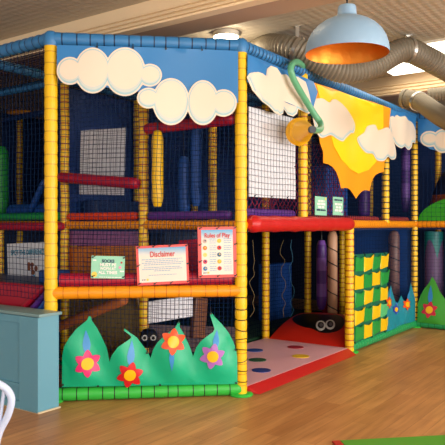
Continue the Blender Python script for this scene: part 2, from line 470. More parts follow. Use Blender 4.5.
def rail(p0, p1, r, mats, pitch=.1, tie=.012, label=None, name='rail', bulge=.05):
    mb = MB(); padded(mb, p0, p1, r, pitch, tie, 16, bulge)
    o = mb.build(name, mats, frame)
    if label: o['label'] = label
    return o
LB = 'blue padded top rail'
BT = [BLUE, NAVYTIE]
rail(A0+Z*ZT, B0+Z*ZT, .054, BT, .1, .01, LB, 'top_rail')
rail(B0+Z*ZT, G(2*Q, 0, ZT), .054, BT, .055, .012, LB, 'top_rail', .12)
rail(G(2*Q, 0, ZT), G(4*Q, 0, ZT), .054, BT, .06, .01, LB, 'top_rail', .12)
rail(G(4*Q, 0, ZT), G(4*Q, -2*Q, ZT), .054, BT, .08, .01, LB, 'top_rail')
rail(A0+Z*ZT, G(uA, 4*Q, ZT), .054, BT, .085, .008, LB, 'top_rail', .1)
for p in (A0, B0, G(4*Q, 0)):                                  # rounded elbow caps
    mb = MB(); 
    mb.lathe([(.001, .062), (.03, .058), (.05, .04), (.06, .01), (.06, -.03), (.052, -.06), (.001, -.062)], p+Z*ZT, 20)
    mb.build('corner_cap', BLUE, frame)
LI = 'blue padded rail inside the frame'
for p0, p1 in ((G(0, 0, ZT), G(0, 4*Q, ZT)), (G(0, Q, ZT), G(4*Q, Q, ZT)), (G(uA, 2*Q, ZT), G(5*Q, 2*Q, ZT)), (G(4*Q, 0, ZT), G(4*Q, 2*Q, ZT)), (G(2*Q, 0, ZT), G(2*Q, 4*Q, ZT))):
    rail(p0, p1, .045, BT, .1, .01, LI, 'top_rail')
OT = [ORANGE, OSEAM]
rail(A0+Z*ZL, B0+Z*ZL, .05, OT, .1, .006, 'orange padded lower rail', 'deck_rail', .03)
rail(G(0, 0, ZM), G(0, 4*Q, ZM), .042, OT, .05, .01, 'orange padded deck rail', 'deck_rail')
rail(G(2*Q, 0, ZM+.01), G(4*Q, 0, ZM+.01), .046, OT, .055, .01, 'orange padded deck rail', 'deck_rail')
rail(G(4*Q, 0, ZM+.01), G(4*Q, -2*Q, ZM+.01), .046, OT, .06, .01, 'orange padded deck rail', 'deck_rail')
rail(G(0, 0, ZM), G(2*Q, 0, ZM), .04, OT, .06, .01, 'orange padded deck rail', 'deck_rail')
GT = [GREEN, BLACKTIE]; GT2 = [vinyl('emerald vinyl', 34, 160, 92), GREEN2]
rail(A0+Z*.056, B0+Z*.056, .054, GT, .1, .008, 'green padded floor rail', 'floor_rail', .04)
rail(G(2*Q, 0, .056), G(4*Q, 0, .056), .054, GT2, .075, .012, 'green padded floor rail', 'floor_rail', .1)
rail(G(4*Q, 0, .056), G(4*Q, -2*Q, .056), .054, GT2, .1, .01, 'green padded floor rail', 'floor_rail', .06)
# decks
mb = MB()
P = [A0+U*.16+W*.02+Z*(ZL-.05), B0+Z*(ZL-.05), G(0, 4*Q, ZL-.05), G(uA+.16, 4*Q, ZL-.05)]
i = len(mb.v); mb.v += P+[p+Z*.05 for p in P]; mb.face((3, 2, 1, 0)); mb.face((4, 5, 6, 7))
for q in range(4): mb.face((q, (q+1) % 4, 4+(q+1) % 4, 4+q))
o = mb.build('deck', NAVY, frame, False); o['label'] = 'low navy deck behind the orange rail'
mb = MB(); mb.box(G(.02, .02, ZM-.06), U*(5.9*Q), W*(4*Q), Z*.06); mb.build('deck', NAVY, frame, False)
mb = MB(); mb.box(G(4*Q+.02, -2*Q, ZM-.06), U*(1.9*Q), W*(2*Q), Z*.06); mb.build('deck', NAVY, frame, False)
# netting, one sheet per bay
NS = 0
def net(o, ex, L, z0, z1, m=NET, cell=.046, th=.0017, sag=.012, label=None):
    global NS; NS += 1
    x = net_bm(o, ex, L, z0, z1, cell, th, sag, seed=NS).build('netting', m, frame, False)
    if label: x['label'] = label
    return x
LA = (B0-A0).length; eA = (B0-A0).normalized()
net(A0, eA, LA, ZL, ZT, cell=.036, th=.0021); net(A0, eA, LA, .08, ZL, cell=.036, th=.0018)
for j0, j1 in ((wA/Q, 2), (2, 3), (3, 4)): net(G(uA, j1*Q), -W, (j1-j0)*Q, .8, ZT, th=.0022)
net(G(0, 0), U, Q, ZM, ZT, cell=.052, th=.0018); net(G(Q, 0), U, Q, ZM, ZT, th=.002)
net(G(2*Q, 0), U, Q, ZM, ZT, cell=.05, th=.002); net(G(3*Q, 0), U, Q, ZM, ZT, cell=.05, th=.002)
net(G(2*Q, 0), U, 2*Q, .1, ZM, th=.0018)
net(G(4*Q, 0), -W, Q, ZM, ZT, cell=.06, th=.0022); net(G(4*Q, -Q), -W, Q, ZM, ZT, cell=.06, th=.0022); net(G(4*Q, 0), -W, 2*Q, .1, ZM)
LN = 'dark net hung inside the frame'
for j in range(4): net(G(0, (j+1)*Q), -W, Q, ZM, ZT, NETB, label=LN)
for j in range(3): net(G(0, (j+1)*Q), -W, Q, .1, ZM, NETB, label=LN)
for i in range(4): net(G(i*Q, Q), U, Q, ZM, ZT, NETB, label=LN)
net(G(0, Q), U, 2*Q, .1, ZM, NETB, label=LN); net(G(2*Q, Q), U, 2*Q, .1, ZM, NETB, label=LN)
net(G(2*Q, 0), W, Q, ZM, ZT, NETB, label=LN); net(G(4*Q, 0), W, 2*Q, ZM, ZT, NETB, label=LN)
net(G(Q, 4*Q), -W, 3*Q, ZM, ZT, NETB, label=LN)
# roof netting: two layers of fine net over the whole frame
def roofnet(u0, u1, w0, w1, cell):
    mb = MB()
    u = u0
    while u <= u1+.001: mb.tube(G(u, w0, ZT), G(u, w1, ZT), .0022, 3); u += cell
    w = w0
    while w <= w1+.001: mb.tube(G(u0, w, ZT-.002), G(u1, w, ZT-.002), .0022, 3); w += cell
    mb.build('roof_netting', NETB, frame, False)['label'] = 'dark net over the top of the frame'
roofnet(uA, 5.9*Q, Q, 4*Q, .05); roofnet(0, 5.9*Q, 0, Q, .05)
# infill panels closing the back of the frame
def panel(o, ex, L, z0, z1, m, label, name='infill_panel', t=.03):
    mb = MB(); n = V((ex.y, -ex.x, 0)); mb.box(o+Z*z0, ex*L, -n*t, Z*(z1-z0)); x = mb.build(name, m, frame, False, .008); x['label'] = label; return x
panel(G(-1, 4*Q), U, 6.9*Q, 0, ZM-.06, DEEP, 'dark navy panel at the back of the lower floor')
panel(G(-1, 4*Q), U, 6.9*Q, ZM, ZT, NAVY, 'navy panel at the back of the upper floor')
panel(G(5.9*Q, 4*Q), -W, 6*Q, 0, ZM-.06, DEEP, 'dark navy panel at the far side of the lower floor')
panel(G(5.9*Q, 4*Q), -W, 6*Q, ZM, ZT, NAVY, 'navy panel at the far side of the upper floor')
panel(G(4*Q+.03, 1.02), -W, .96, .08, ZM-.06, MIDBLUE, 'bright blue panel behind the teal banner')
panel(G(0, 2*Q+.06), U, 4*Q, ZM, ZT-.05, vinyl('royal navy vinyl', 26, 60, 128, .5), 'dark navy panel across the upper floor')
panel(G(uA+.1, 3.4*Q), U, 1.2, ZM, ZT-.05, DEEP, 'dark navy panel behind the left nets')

# ------------------------------------------------------------------ banners
def lobes_poly(l): return outline_lobes(l)
def ripple(a, fx, fz, ph): return lambda s, z: a*math.sin(fx*s+fz*z+ph)+a*.5*math.sin(2.3*fx*s-1.7*fz*z+ph*2)
def banner(name, outline, plane, disp, off, m, label, loc, cat='banner', group=None, piece='sheet'):
    t = thing(name, loc, label, cat, group)
    mb = MB(); poly_sheet(mb, [plane.hit(x, y, off) for x, y in outline], plane, disp, off, .004, 0, .05)
    mb.build(piece, m, t); return t
def lash(parent, plane, pts, off):
    for x, y in pts:
        mb = MB(); p = plane.pt(x, y, off); mb.tube(p-plane.n*.004, p+plane.n*.006, .008, 10); mb.tube(p, p+Z*.05-plane.n*.03, .003, 5)
        mb.build('grommet', BLACKTIE, parent)

d1 = ripple(.006, 4, 3, 0)
OFF = .062
sky = banner('sky_banner', [(57, 45), (150, 47), (238, 51), (238, 103), (205, 100), (170, 95), (140, 92), (110, 88), (80, 82), (57, 72)], PC, d1, OFF, SKYBLUE,
             'wide blue sky banner with two cream clouds across the front corner bay', PC.pt(57, 45, OFF))
cloud(sky, lobes_poly([(70, 71, 13.2, 14), (92.7, 70.5, 18, 23), (125, 71.5, 20.5, 24.5), (150, 75, 12, 11.5)]), PC, d1, OFF+.006, [(70, 71, 13.2, 14), (92.7, 70.5, 18, 23), (125, 71.5, 20.5, 24.5), (150, 75, 12, 11.5)])
cloud(sky, lobes_poly([(148.5, 98, 11.5, 10.5), (171, 101.5, 18.5, 23.5), (203, 102.5, 16, 22.5), (223.5, 103, 13.2, 13.7)]), PC, d1, OFF+.011, [(148.5, 98, 11.5, 10.5), (171, 101.5, 18.5, 23.5), (203, 102.5, 16, 22.5), (223.5, 103, 13.2, 13.7)])
lash(sky, PC, [(58.5, 72), (97, 46.8), (133, 47.8), (166, 48.8), (202, 50)], OFF+.004)

d2 = ripple(.012, 7, 2, 1)
OF2 = .07
s2 = banner('sky_banner', [(248, 54), (280, 67), (313, 81.5), (317, 92), (312, 110), (300, 108), (280, 100), (262, 92), (248, 82)], PR, d2, OF2, SKYBLUE,
            'creased blue sky banner with one cream cloud beside the mint hose', PR.pt(248, 54, OF2))
cloud(s2, [(247.6, 77), (250, 73), (254, 72.2), (259, 74), (265, 78), (266.4, 69), (271, 65.6), (277, 67.6), (281.5, 75), (287.5, 74.5), (293, 79), (298, 76.5), (304.5, 82), (308, 92), (311, 104), (311.3, 111.5), (308.5, 114), (303, 111.5), (298.6, 108.8), (297.6, 113.6), (294.5, 116.5), (289.5, 114.5), (284.5, 108.8), (283.5, 113.6), (279.4, 115.5), (273.4, 112.5), (268.3, 106.5), (261, 101.4), (252, 90.2)], PR, d2, OF2+.006)

d3 = ripple(.012, 5, 1.5, 2)
sun = thing('sun_banner', PR.pt(313, 83, OF2), 'yellow and orange sun banner with pointed rays hanging from the right rail', 'banner')
mb = MB()
def arc(p, q, sag):           # scallop between two ray tips
    return [(p[0]+(q[0]-p[0])*t+0*t, p[1]+(q[1]-p[1])*t-sag*math.sin(math.pi*t)) for t in (.2, .4, .6, .8)]
o_ = [(311.5, 81.5), (330, 88.3), (360, 98), (391, 108.5), (389, 120), (386.5, 140), (383.5, 158), (382.3, 172)]
tips = [(382.3, 172), (371, 191), (356, 198.5), (340, 188.5), (323.6, 163)]
for p, q in zip(tips, tips[1:]):
    dx, dy = q[0]-p[0], q[1]-p[1]
    for t in (.2, .4, .6, .8):
        b = math.sin(math.pi*t)*.24*math.hypot(dx, dy); nx, ny = (355-(p[0]+q[0])/2), (120-(p[1]+q[1])/2); L = math.hypot(nx, ny)
        o_.append((p[0]+dx*t+nx/L*b, p[1]+dy*t+ny/L*b))
    o_.append(q)
o_ += [(323.4, 152), (320.5, 143), (319.5, 135), (317, 125), (313.5, 112), (317.5, 105), (313, 92)]
poly_sheet(mb, [PR.hit(x, y, OF2) for x, y in o_], PR, d3, OF2, .004, 0, .05)
mb.build('sun_rays', SUNO, sun)
mb = MB()
yo = [(317, 84.3), (340, 91.8), (360, 98.2), (382.3, 105.6), (382.2, 125), (381.5, 147), (377.5, 160), (369, 169.8), (358.5, 173.6), (349, 169.5), (340, 160), (333, 146), (326, 121), (320, 100)]
poly_sheet(mb, [PR.hit(x, y, OF2) for x, y in yo], PR, d3, OF2+.006, .003, 0, .05)
mb.build('sun_disc', SUNY, sun)
def cr(px, s=1): return [(p.x, p.y) for p in catmull([V((x, y, 0)) for x, y in px], 4, True)]
s1 = [(313.2, 106), (316, 99.5), (321, 98.3), (327.5, 103), (331, 99.8), (336, 100.2), (343.5, 105.5), (350.5, 115), (355.8, 124.5), (354.5, 132.5), (350.4, 133.5), (345, 138), (342, 141.5), (337, 139.3), (330, 135.3), (322, 138), (318, 132.5), (315.5, 123)]
cloud(sun, cr(s1), PR, d3, OF2+.012)
S2 = [(358.6, 138), (365, 132.6), (368, 126), (374.6, 125.3), (378, 131), (386.8, 128), (392.2, 134), (396.2, 147.4), (396.2, 158), (391, 159.5), (386.8, 156.8), (382.8, 161), (377.4, 160.3), (373.3, 154), (366.6, 152.8), (361.2, 146)]
cloud(sun, cr(S2), PR, d3, OF2+.012)

s3 = banner('sky_banner', [(391.5, 109), (404, 112.5), (417, 116.3), (416.8, 136), (412, 140), (405, 139), (395, 135), (389, 130), (389, 118)], PR, d2, OF2, SKYBLUE,
            'narrow blue sky banner with a cloud right of the yellow sun', PR.pt(391, 109, OF2))
cloud(s3, cr([(389.5, 120), (391.8, 116.4), (395, 118), (397, 115.2), (400.2, 117.3), (404, 116.8), (407.3, 121), (412, 123.2), (416, 130), (417, 136), (415.4, 143), (411.8, 142.6), (410.5, 147.5), (408, 150), (404.6, 146.5), (401.5, 148.2), (397.5, 145), (394.5, 140), (391, 137)]), PR, d2, OF2+.006)
s4 = banner('sky_banner', [(418, 118.5), (431, 120), (450, 122), (470, 124), (470, 156), (445, 153), (430, 149), (418, 141)], PD, d2, OFF, SKYBLUE,
            'blue sky banner with a cloud on the return bay at the right edge', PD.pt(418, 118, OFF))
cloud(s4, lobes_poly([(430, 139, 9.5, 8), (443, 141, 10.5, 12), (456, 143, 10, 10)]), PD, d2, OFF+.006, [(430, 139, 9.5, 8), (443, 141, 10.5, 12), (456, 143, 10, 10)])

# flowers
def star(cx, cy, r, n=6, ir=.66, ph=0):
    out = []
    for k in range(n):
        t = 2*math.pi*k/n+ph
        for dt, rr in ((-.34, .80), (-.17, .94), (-.04, 1.04), (.04, 1.04), (.17, .94), (.34, .80), (math.pi/n, ir)):
            out.append((cx+r*rr*math.sin(t+dt), cy-r*rr*math.cos(t+dt)))
    return out
def disc(cx, cy, r, n=24): return [(cx+r*math.cos(2*math.pi*k/n), cy+r*math.sin(2*math.pi*k/n)) for k in range(n)]
def flower(parent, plane, disp, off, cx, cy, r, m, leaf, lab, xs=1, ph=0, cm=FLC):
    """leaf = (x0,y0,x1,y1,width) tapered lens"""
    if leaf:
        x0, y0, x1, y1, wd = leaf; mb = MB(); dx, dy = x1-x0, y1-y0; L = math.hypot(dx, dy); nx, ny = -dy/L*wd, dx/L*wd
        prof = [(0, .35), (.15, .8), (.35, 1), (.6, .75), (.85, .3), (1, .02)]
        pl = [(x0+dx*t+nx*w, y0+dy*t+ny*w) for t, w in prof]+[(x0+dx*t-nx*w, y0+dy*t-ny*w) for t, w in prof[::-1]]
        poly_sheet(mb, [plane.hit(x, y, off) for x, y in pl], plane, disp, off, .002, 0, .05); mb.build('leaf', STEMB, parent)
    sq = lambda p: [(cx+(x-cx)*xs, y) for x, y in p]
    mb = MB(); poly_sheet(mb, [plane.hit(x, y, off) for x, y in sq(star(cx, cy, r, ph=ph))], plane, disp, off+.004, .003, 0, .04)
    f = mb.build('flower', m, parent); f['label'] = lab
    mb = MB(); poly_sheet(mb, [plane.hit(x, y, off) for x, y in sq(disc(cx, cy, r*.46))], plane, disp, off+.008, .003, 0, .04)
    mb.build('flower_center', cm, f)

tents = [[(109, 361), (108.5, 355), (106, 347), (102, 338), (96.5, 327), (91.5, 320.5), (91, 316.5), (89, 316)],]
hill_out = [(62, 387), (62.3, 356), (64.5, 346), (69, 338), (76.5, 328.5), (84, 322.5), (87.5, 319.5), (89, 315.8), (91.2, 316.5), (92, 320.5), (97, 327.5), (102.5, 338), (106.5, 347), (108.6, 355), (109.4, 361.5),
            (112, 354.5), (118, 346), (125, 341.5), (130, 338.5), (131.5, 336.5), (124, 330.5), (124.5, 328.3), (129, 331.5), (137, 337.5), (143, 345.5), (148, 352.5), (150.5, 358.5),
            (153, 350), (157, 342.5), (163, 336.5), (170, 331), (175.5, 327), (178.3, 321.6), (179.6, 322.5), (179.6, 327), (183.5, 333), (188, 342.5), (191, 350), (193, 356.8),
            (196, 347.5), (200, 341), (206.5, 335.5), (213, 331.5), (214.3, 328.8), (210, 314.5), (211.3, 312.3), (215, 317), (222, 324.3), (228.5, 332.5), (233.5, 342), (236.5, 351), (237.3, 358), (237.5, 384)]
cent = [(.24, .30), (.57, .28), (.95, .3), (1.28, .3)]
def hill_d(s, z):
    q = 0
    for c, _ in cent: q += math.exp(-((s-c)/.11)**2)
    amp = .045*min(1, max(0, (z-.1)/.12))*max(0, 1-(max(0, z-.45)/.25))
    return amp*q+(.010*math.sin(17*s+13*z)+.006*math.sin(31*s-22*z+1))*min(1, max(0, (z-.1)/.1))
hills = banner('leaf_banner', hill_out, PC, hill_d, .05, TEALG, 'jade green banner of four pointed leaves along the bottom of the front bay', PC.pt(62, 387, .05))
flower(hills, PC, hill_d, .054, 88, 362.7, 13.2, PINK, (87.3, 352, 86, 329.5, 4), 'pink flower')
flower(hills, PC, hill_d, .054, 130, 374.3, 13, REDP, (130.5, 364, 132, 339.5, 3.8), 'red flower', ph=.25)
flower(hills, PC, hill_d, .054, 173.2, 341, 12.6, ORP, (171.4, 350, 171.5, 370, 2.6), 'orange flower', ph=.1)
flower(hills, PC, hill_d, .054, 212, 355.3, 12.4, LILAC, (214.6, 347, 217, 329.5, 3.2), 'lilac flower', ph=.2)
lash(hills, PC, [(63.5, 352), (90, 317), (100, 335), (124.6, 329.6), (119, 347), (147, 353), (179, 323), (211, 313.6), (235.7, 350), (63, 385), (98, 386), (160, 385), (236, 383)], .056)

d5 = ripple(.01, 8, 3, .5)
teal = banner('leaf_banner', [(386, 331.5), (386, 299), (388, 292), (391.6, 285.5), (393.2, 291), (395.8, 301), (397.6, 305), (400, 299), (401.5, 295.5), (403, 299.5), (405, 302), (407.5, 297), (411.5, 283), (413.2, 289), (415.6, 299), (415.8, 321.5)], PR, d5, .03, TEAL,
              'teal banner of pointed leaves with small flowers beside the pocket wall', PR.pt(386, 331, .03))
flower(teal, PR, d5, .034, 388.6, 302.5, 5.6, ORP, (389.5, 298, 391, 289, 1.3), 'orange flower', .62)
flower(teal, PR, d5, .034, 396.4, 309.5, 5.0, BLUP, (397, 305, 397.4, 302, 1), 'blue flower', .62)
flower(teal, PR, d5, .034, 406.3, 304.3, 5.6, ORP, (407, 299, 409.8, 289, 1.3), 'orange flower with a red rim', .62)

d6 = lambda s, z: .03*math.sin(max(0, min(1, s/.5))*math.pi)+.006*math.sin(12*z)
grass = banner('leaf_banner', [(417.6, 322), (418, 303), (421, 295), (425, 288.5), (430, 282.5), (433, 276.4), (436, 281), (440, 291), (445, 299), (449, 304), (454, 292), (461, 284), (466, 279), (471, 286), (478, 297), (481, 327), (445, 325)], PD, d6, .05, LEAFG,
               'grass green leaf banner with a red flower on the return bay', PD.pt(418, 322, .05))
flower(grass, PD, d6, .054, 430, 309.6, 8, mat('cherry petals', rgb(210, 30, 62), .4), (430.5, 303, 431.5, 285, 2.4), 'red flower', 1, .2)
flower(grass, PD, d6, .054, 465, 312, 8, PINK, None, 'pink flower')

# ------------------------------------------------------------------ signs
def text_mesh(parent, s, plane, sx, z, size, m, off, name='lettering', width=None, align='CENTER', bold=0, roll=0):
    cu = bpy.data.curves.new('t', 'FONT'); cu.body = s; cu.size = size; cu.align_x = align; cu.align_y = 'CENTER'; cu.extrude = .0006; cu.offset = bold
    ob = bpy.data.objects.new('t', cu); COL.objects.link(ob); bpy.context.view_layer.update()
    me = bpy.data.meshes.new_from_object(ob.evaluated_get(bpy.context.evaluated_depsgraph_get())); bpy.data.objects.remove(ob); bpy.data.curves.remove(cu)
    xs = [v.co.x for v in me.vertices]; k = width/(max(xs)-min(xs)) if width else 1
    base = parent_origin(parent); c, n_ = math.cos(roll), math.sin(roll)
    for v in me.vertices:
        x, y = v.co.x*k, v.co.y
        v.co = plane.at(sx+x*c-y*n_, z+x*n_+y*c, off+v.co.z) - base
    me.materials.append(m); me.name = name; o = bpy.data.objects.new(name, me); COL.objects.link(o); o.parent = parent; return o
class Board:
    """rectangular sign on a plane, slightly rolled: local coords in metres from its centre"""
    def __init__(s, name, plane, quad, off, label, cat='sign', group=None):
        q = [plane.hit(x, y, off) for x, y in quad]            # tl tr br bl
        s.c = sum(q, V((0, 0)))/4; ex = ((q[1]-q[0])+(q[2]-q[3]))/2; ez = ((q[0]-q[3])+(q[1]-q[2]))/2
        s.w, s.h = ex.length, ez.length; s.roll = math.atan2(ex.y, ex.x); s.p = plane; s.off = off
        s.t = thing(name, plane.at(s.c.x, s.c.y, off), label, cat, group)
    def xy(s, x, y): c, n = math.cos(s.roll), math.sin(s.roll); return V((s.c.x+x*c-y*n, s.c.y+x*n+y*c))
    def rect(s, mb, x0, x1, y0, y1, d, t, m=0, r=0):
        P = [s.xy(x0, y0), s.xy(x1, y0), s.xy(x1, y1), s.xy(x0, y1)]
        i = len(mb.v)
        for q in P: mb.v.append(s.p.at(q.x, q.y, s.off+d))
        for q in P: mb.v.append(s.p.at(q.x, q.y, s.off+d-t))
        mb.face((i, i+1, i+2, i+3), m); mb.face((i+7, i+6, i+5, i+4), m)
        for k in range(4): mb.face((i+k, i+4+k, i+4+(k+1) % 4, i+(k+1) % 4), m)
    def disc(s, mb, x, y, r, d, t=.002, m=0):
        q = s.xy(x, y); a = s.p.at(q.x, q.y, s.off+d); mb.tube(a-s.p.n*t, a, r, 20, m)
    def text(s, st, x, y, size, m, width=None, d=.003, bold=0): 
        q = s.xy(x, y); return text_mesh(s.t, st, s.p, q.x, q.y, size, m, s.off+d, width=width, bold=bold, roll=s.roll)
    def lines(s, name, rows, m, d=.002):
        mb = MB()
        for x0, x1, y, h in rows:
            x = x0
            while x < x1-1e-6:
                w = min(random.uniform(.6, 1.6)*h*3, x1-x); s.rect(mb, x, x+w, y-h/2, y+h/2, d, .001); x += w+h*.6
        return mb.build(name, m, s.t, False)
    def grom(s, pts):
        for x, y in pts:
            mb = MB(); q = s.xy(x, y); a = s.p.at(q.x, q.y, s.off); mb.tube(a, a+s.p.n*.007, .007, 10); mb.tube(a+s.p.n*.004, a+s.p.n*.004+s.p.e*.02+Z*.012, .003, 5)
            mb.build('cable_tie', BLACKTIE, s.t)

# socks sign
b = Board('socks_sign', PC, [(91.3, 255.8), (124.8, 256.3), (124.6, 279), (91, 278)], .02, 'small mint sign about socks tied to the netting', 'sign')
mb = MB(); b.rect(mb, -b.w/2, b.w/2, -b.h/2, b.h/2, 0, .005); mb.build('board', SIGNMINT, b.t, False)
b.text('SOCKS', .0, b.h*.27, .033, SIGNINK, b.w*.37, bold=.0012)
b.text('MUST BE', -.0, b.h*.105, .033, WHITE, b.w*.48, bold=.0012); b.text('WORN AT', 0, -b.h*.065, .033, WHITE, b.w*.48, bold=.0012); b.text('ALL TIMES', 0, -b.h*.24, .033, WHITE, b.w*.56, bold=.0012)
mb = MB(); b.disc(mb, -b.w*.4, -b.h*.33, .022, .002); mb.build('printed_shape', YINK, b.t)
mb = MB(); b.disc(mb, b.w*.36, -b.h*.0, .012, .002); mb.build('printed_shape', PINKINK, b.t)
mb = MB(); b.disc(mb, b.w*.40, b.h*.22, .008, .002); mb.build('printed_shape', REDINK, b.t)
mb = MB(); b.rect(mb, b.w*.36, b.w*.48, -b.h*.2, -b.h*.14, .002, .001); b.rect(mb, -b.w*.45, -b.w*.35, b.h*.28, b.h*.33, .002, .001); mb.build('printed_shape', WHITE, b.t, False)
b.lines('printed_border', [(-b.w*.25, b.w*.42, -b.h*.44, .006)], WHITE)
b.grom([(sx*b.w*.46, sy*b.h*.43) for sx in (-1, 1) for sy in (-1, 1)])
# disclaimer
b = Board('disclaimer_sign', PC, [(136.2, 246.6), (187.8, 243.7), (189.2, 283.3), (137, 285.6)], .024, 'wide red bordered disclaimer notice tied to the netting', 'sign')
mb = MB(); b.rect(mb, -b.w/2, b.w/2, -b.h/2, b.h/2, 0, .006); mb.build('border', SIGNRED, b.t, False)
mb = MB(); b.rect(mb, -b.w*.455, b.w*.455, -b.h*.43, b.h*.44, .002, .001); mb.build('printed_sheet', PRINT, b.t, False)
b.text('Disclaimer', 0, b.h*.27, .064, REDINK, b.w*.48, .004, .0012)
rows = []
for i, y in enumerate((.15, .105, .06, .015)): rows.append((-b.w*(.40, .33, .40, .36)[i], b.w*(.38, .3, .40, .36)[i], b.h*y, .006))
for i, y in enumerate((-.055, -.10, -.145)): rows.append((-b.w*(.36, .4, .17)[i], b.w*(.34, .38, .15)[i], b.h*y, .006))
rows.append((-b.w*.28, b.w*.26, -b.h*.25, .005))
b.lines('printed_text', rows, GREYINK, .004)
mb = MB(); b.disc(mb, -b.w*.30, -b.h*.36, .009, .004); mb.build('printed_shape', YINK, b.t)
b.lines('printed_logo', [(-b.w*.41, -b.w*.34, -b.h*.36, .006)], SIGNINK, .004)
b.grom([(x*b.w, y*b.h) for x, y in ((-.47, .46), (-.17, .47), (.14, .47), (.47, .46), (.48, 0), (-.48, 0), (.47, -.46), (.14, -.47), (-.17, -.47), (-.47, -.46))])
# rules of play
b = Board('rules_sign', PC, [(198, 227.3), (236.3, 226.5), (236.6, 277.2), (198, 278.2)], .026, 'tall red bordered rules of play notice beside the yellow corner post', 'sign')
mb = MB(); b.rect(mb, -b.w/2, b.w/2, -b.h/2, b.h/2, 0, .006); mb.build('border', SIGNRED, b.t, False)
mb = MB(); b.rect(mb, -b.w*.41, b.w*.41, -b.h*.44, b.h*.445, .002, .001); mb.build('printed_sheet', PRINT, b.t, False)
b.text('Rules of Play', 0, b.h*.33, .052, REDINK, b.w*.66, .004, .0012)
cols = [(200, 176, 160), (224, 196, 70), (206, 120, 50), (208, 50, 44), (222, 210, 120), (60, 100, 130), (206, 60, 90), (226, 178, 40), (40, 120, 180), (208, 50, 44)]
rows = []
for k in range(10):
    r_, c_ = divmod(k, 2); y = b.h*(.225-.135*r_); x = b.w*(-.32 if c_ == 0 else .05)
    mb = MB(); b.disc(mb, x, y, .0175, .004); o = mb.build('printed_icon', mat('icon ink %d' % k, rgb(*cols[k]), .5), b.t)
    mb = MB(); b.disc(mb, x+.003, y+.003, .006, .0055); mb.build('icon_centre', YINK if k % 3 else SIGNINK, o)
    for dy in (.016, 0, -.016): rows.append((x+b.w*.12, x+b.w*.12+b.w*(.17 if c_ == 0 else .2), y+dy*1.0, .006))
b.lines('printed_text', rows, GREYINK, .004)
b.lines('printed_logo', [(-b.w*.38, -b.w*.27, -b.h*.4, .006)], SIGNINK, .004)
mb = MB(); b.disc(mb, -b.w*.24, -b.h*.395, .008, .004); mb.build('printed_shape', YINK, b.t)
b.grom([(x*b.w, y*b.h) for x, y in ((-.45, .47), (0, .47), (.45, .47), (.46, .15), (.46, -.18), (.45, -.47), (0, -.47), (-.45, -.47), (-.46, -.18), (-.46, .15))])
# two mint notices over the opening
for k, (quad, dark, lab) in enumerate(([[(315.2, 196), (327, 197.3), (326.6, 215.6), (315.2, 215)], 3, 'mint notice above the red beam, the one nearer the yellow post, dark bar low'],
                                 [[(333, 196.6), (343.3, 197.5), (343.2, 215.4), (333.2, 215)], 0, 'mint notice above the red beam under the sun, dark bar at top'])):
    b = Board('mint_notice', PR, quad, .03, lab, 'sign', 'mint notices over the entrance')
    mb = MB(); b.rect(mb, -b.w/2, b.w/2, -b.h/2, b.h/2, 0, .005); mb.build('board', SIGNMINT, b.t, False)
    ys = [.26, .1, -.06, -.22] if k == 0 else [.33, .1, -.07, -.24]
    mb = MB(); y = ys[3]*b.h if k == 0 else ys[0]*b.h; b.lines('printed_heading', [(-b.w*.38, b.w*.38, y, b.h*.09)], SIGNINK, .003)
    b.lines('printed_text', [(-b.w*(.26+.08*(q % 2)), b.w*(.26+.08*(q % 2)), ys[q]*b.h, b.h*.11) for q in (range(3) if k == 0 else (1, 2, 3))], WHITE, .003)
    mb = MB(); b.disc(mb, b.w*.38, -b.h*.32 if k else b.h*.4, .014, .003); mb.build('printed_shape', VIOLET if k else YINK, b.t)
# spot the difference poster inside
PP = PU(-.06)
b = Board('puzzle_poster', PP, [(7.5, 243.6), (50, 242), (50, 285), (7.5, 285)], .0, 'white puzzle poster hanging inside the frame behind the left netting', 'poster')
mb = MB(); b.rect(mb, -b.w/2, b.w/2, -b.h/2, b.h/2, 0, .006); mb.build('board', BOARDW, b.t, False)
b.text('SPOT THE DIFFERENCE', 0, b.h*.27, .075, TEALINK, b.w*.8, .003, .002)
b.lines('printed_text', [(-b.w*.26, b.w*.3, b.h*.16, .01)], GREYINK, .003)
mb = MB()
for q in range(7): b.disc(mb, b.w*(.02+.045*(q % 4))+.02*(q % 2), -b.h*(.02+.09*(q//3)), .028-.004*(q % 3), .003)
mb.build('printed_picture', BROWNINK, b.t)
mb = MB(); b.disc(mb, b.w*.12, -b.h*.33, .035, .003); mb.build('printed_picture', SKYINK, b.t)
mb = MB(); b.disc(mb, b.w*.10, -b.h*.33, .022, .005); mb.build('printed_picture', REDINK, b.t)

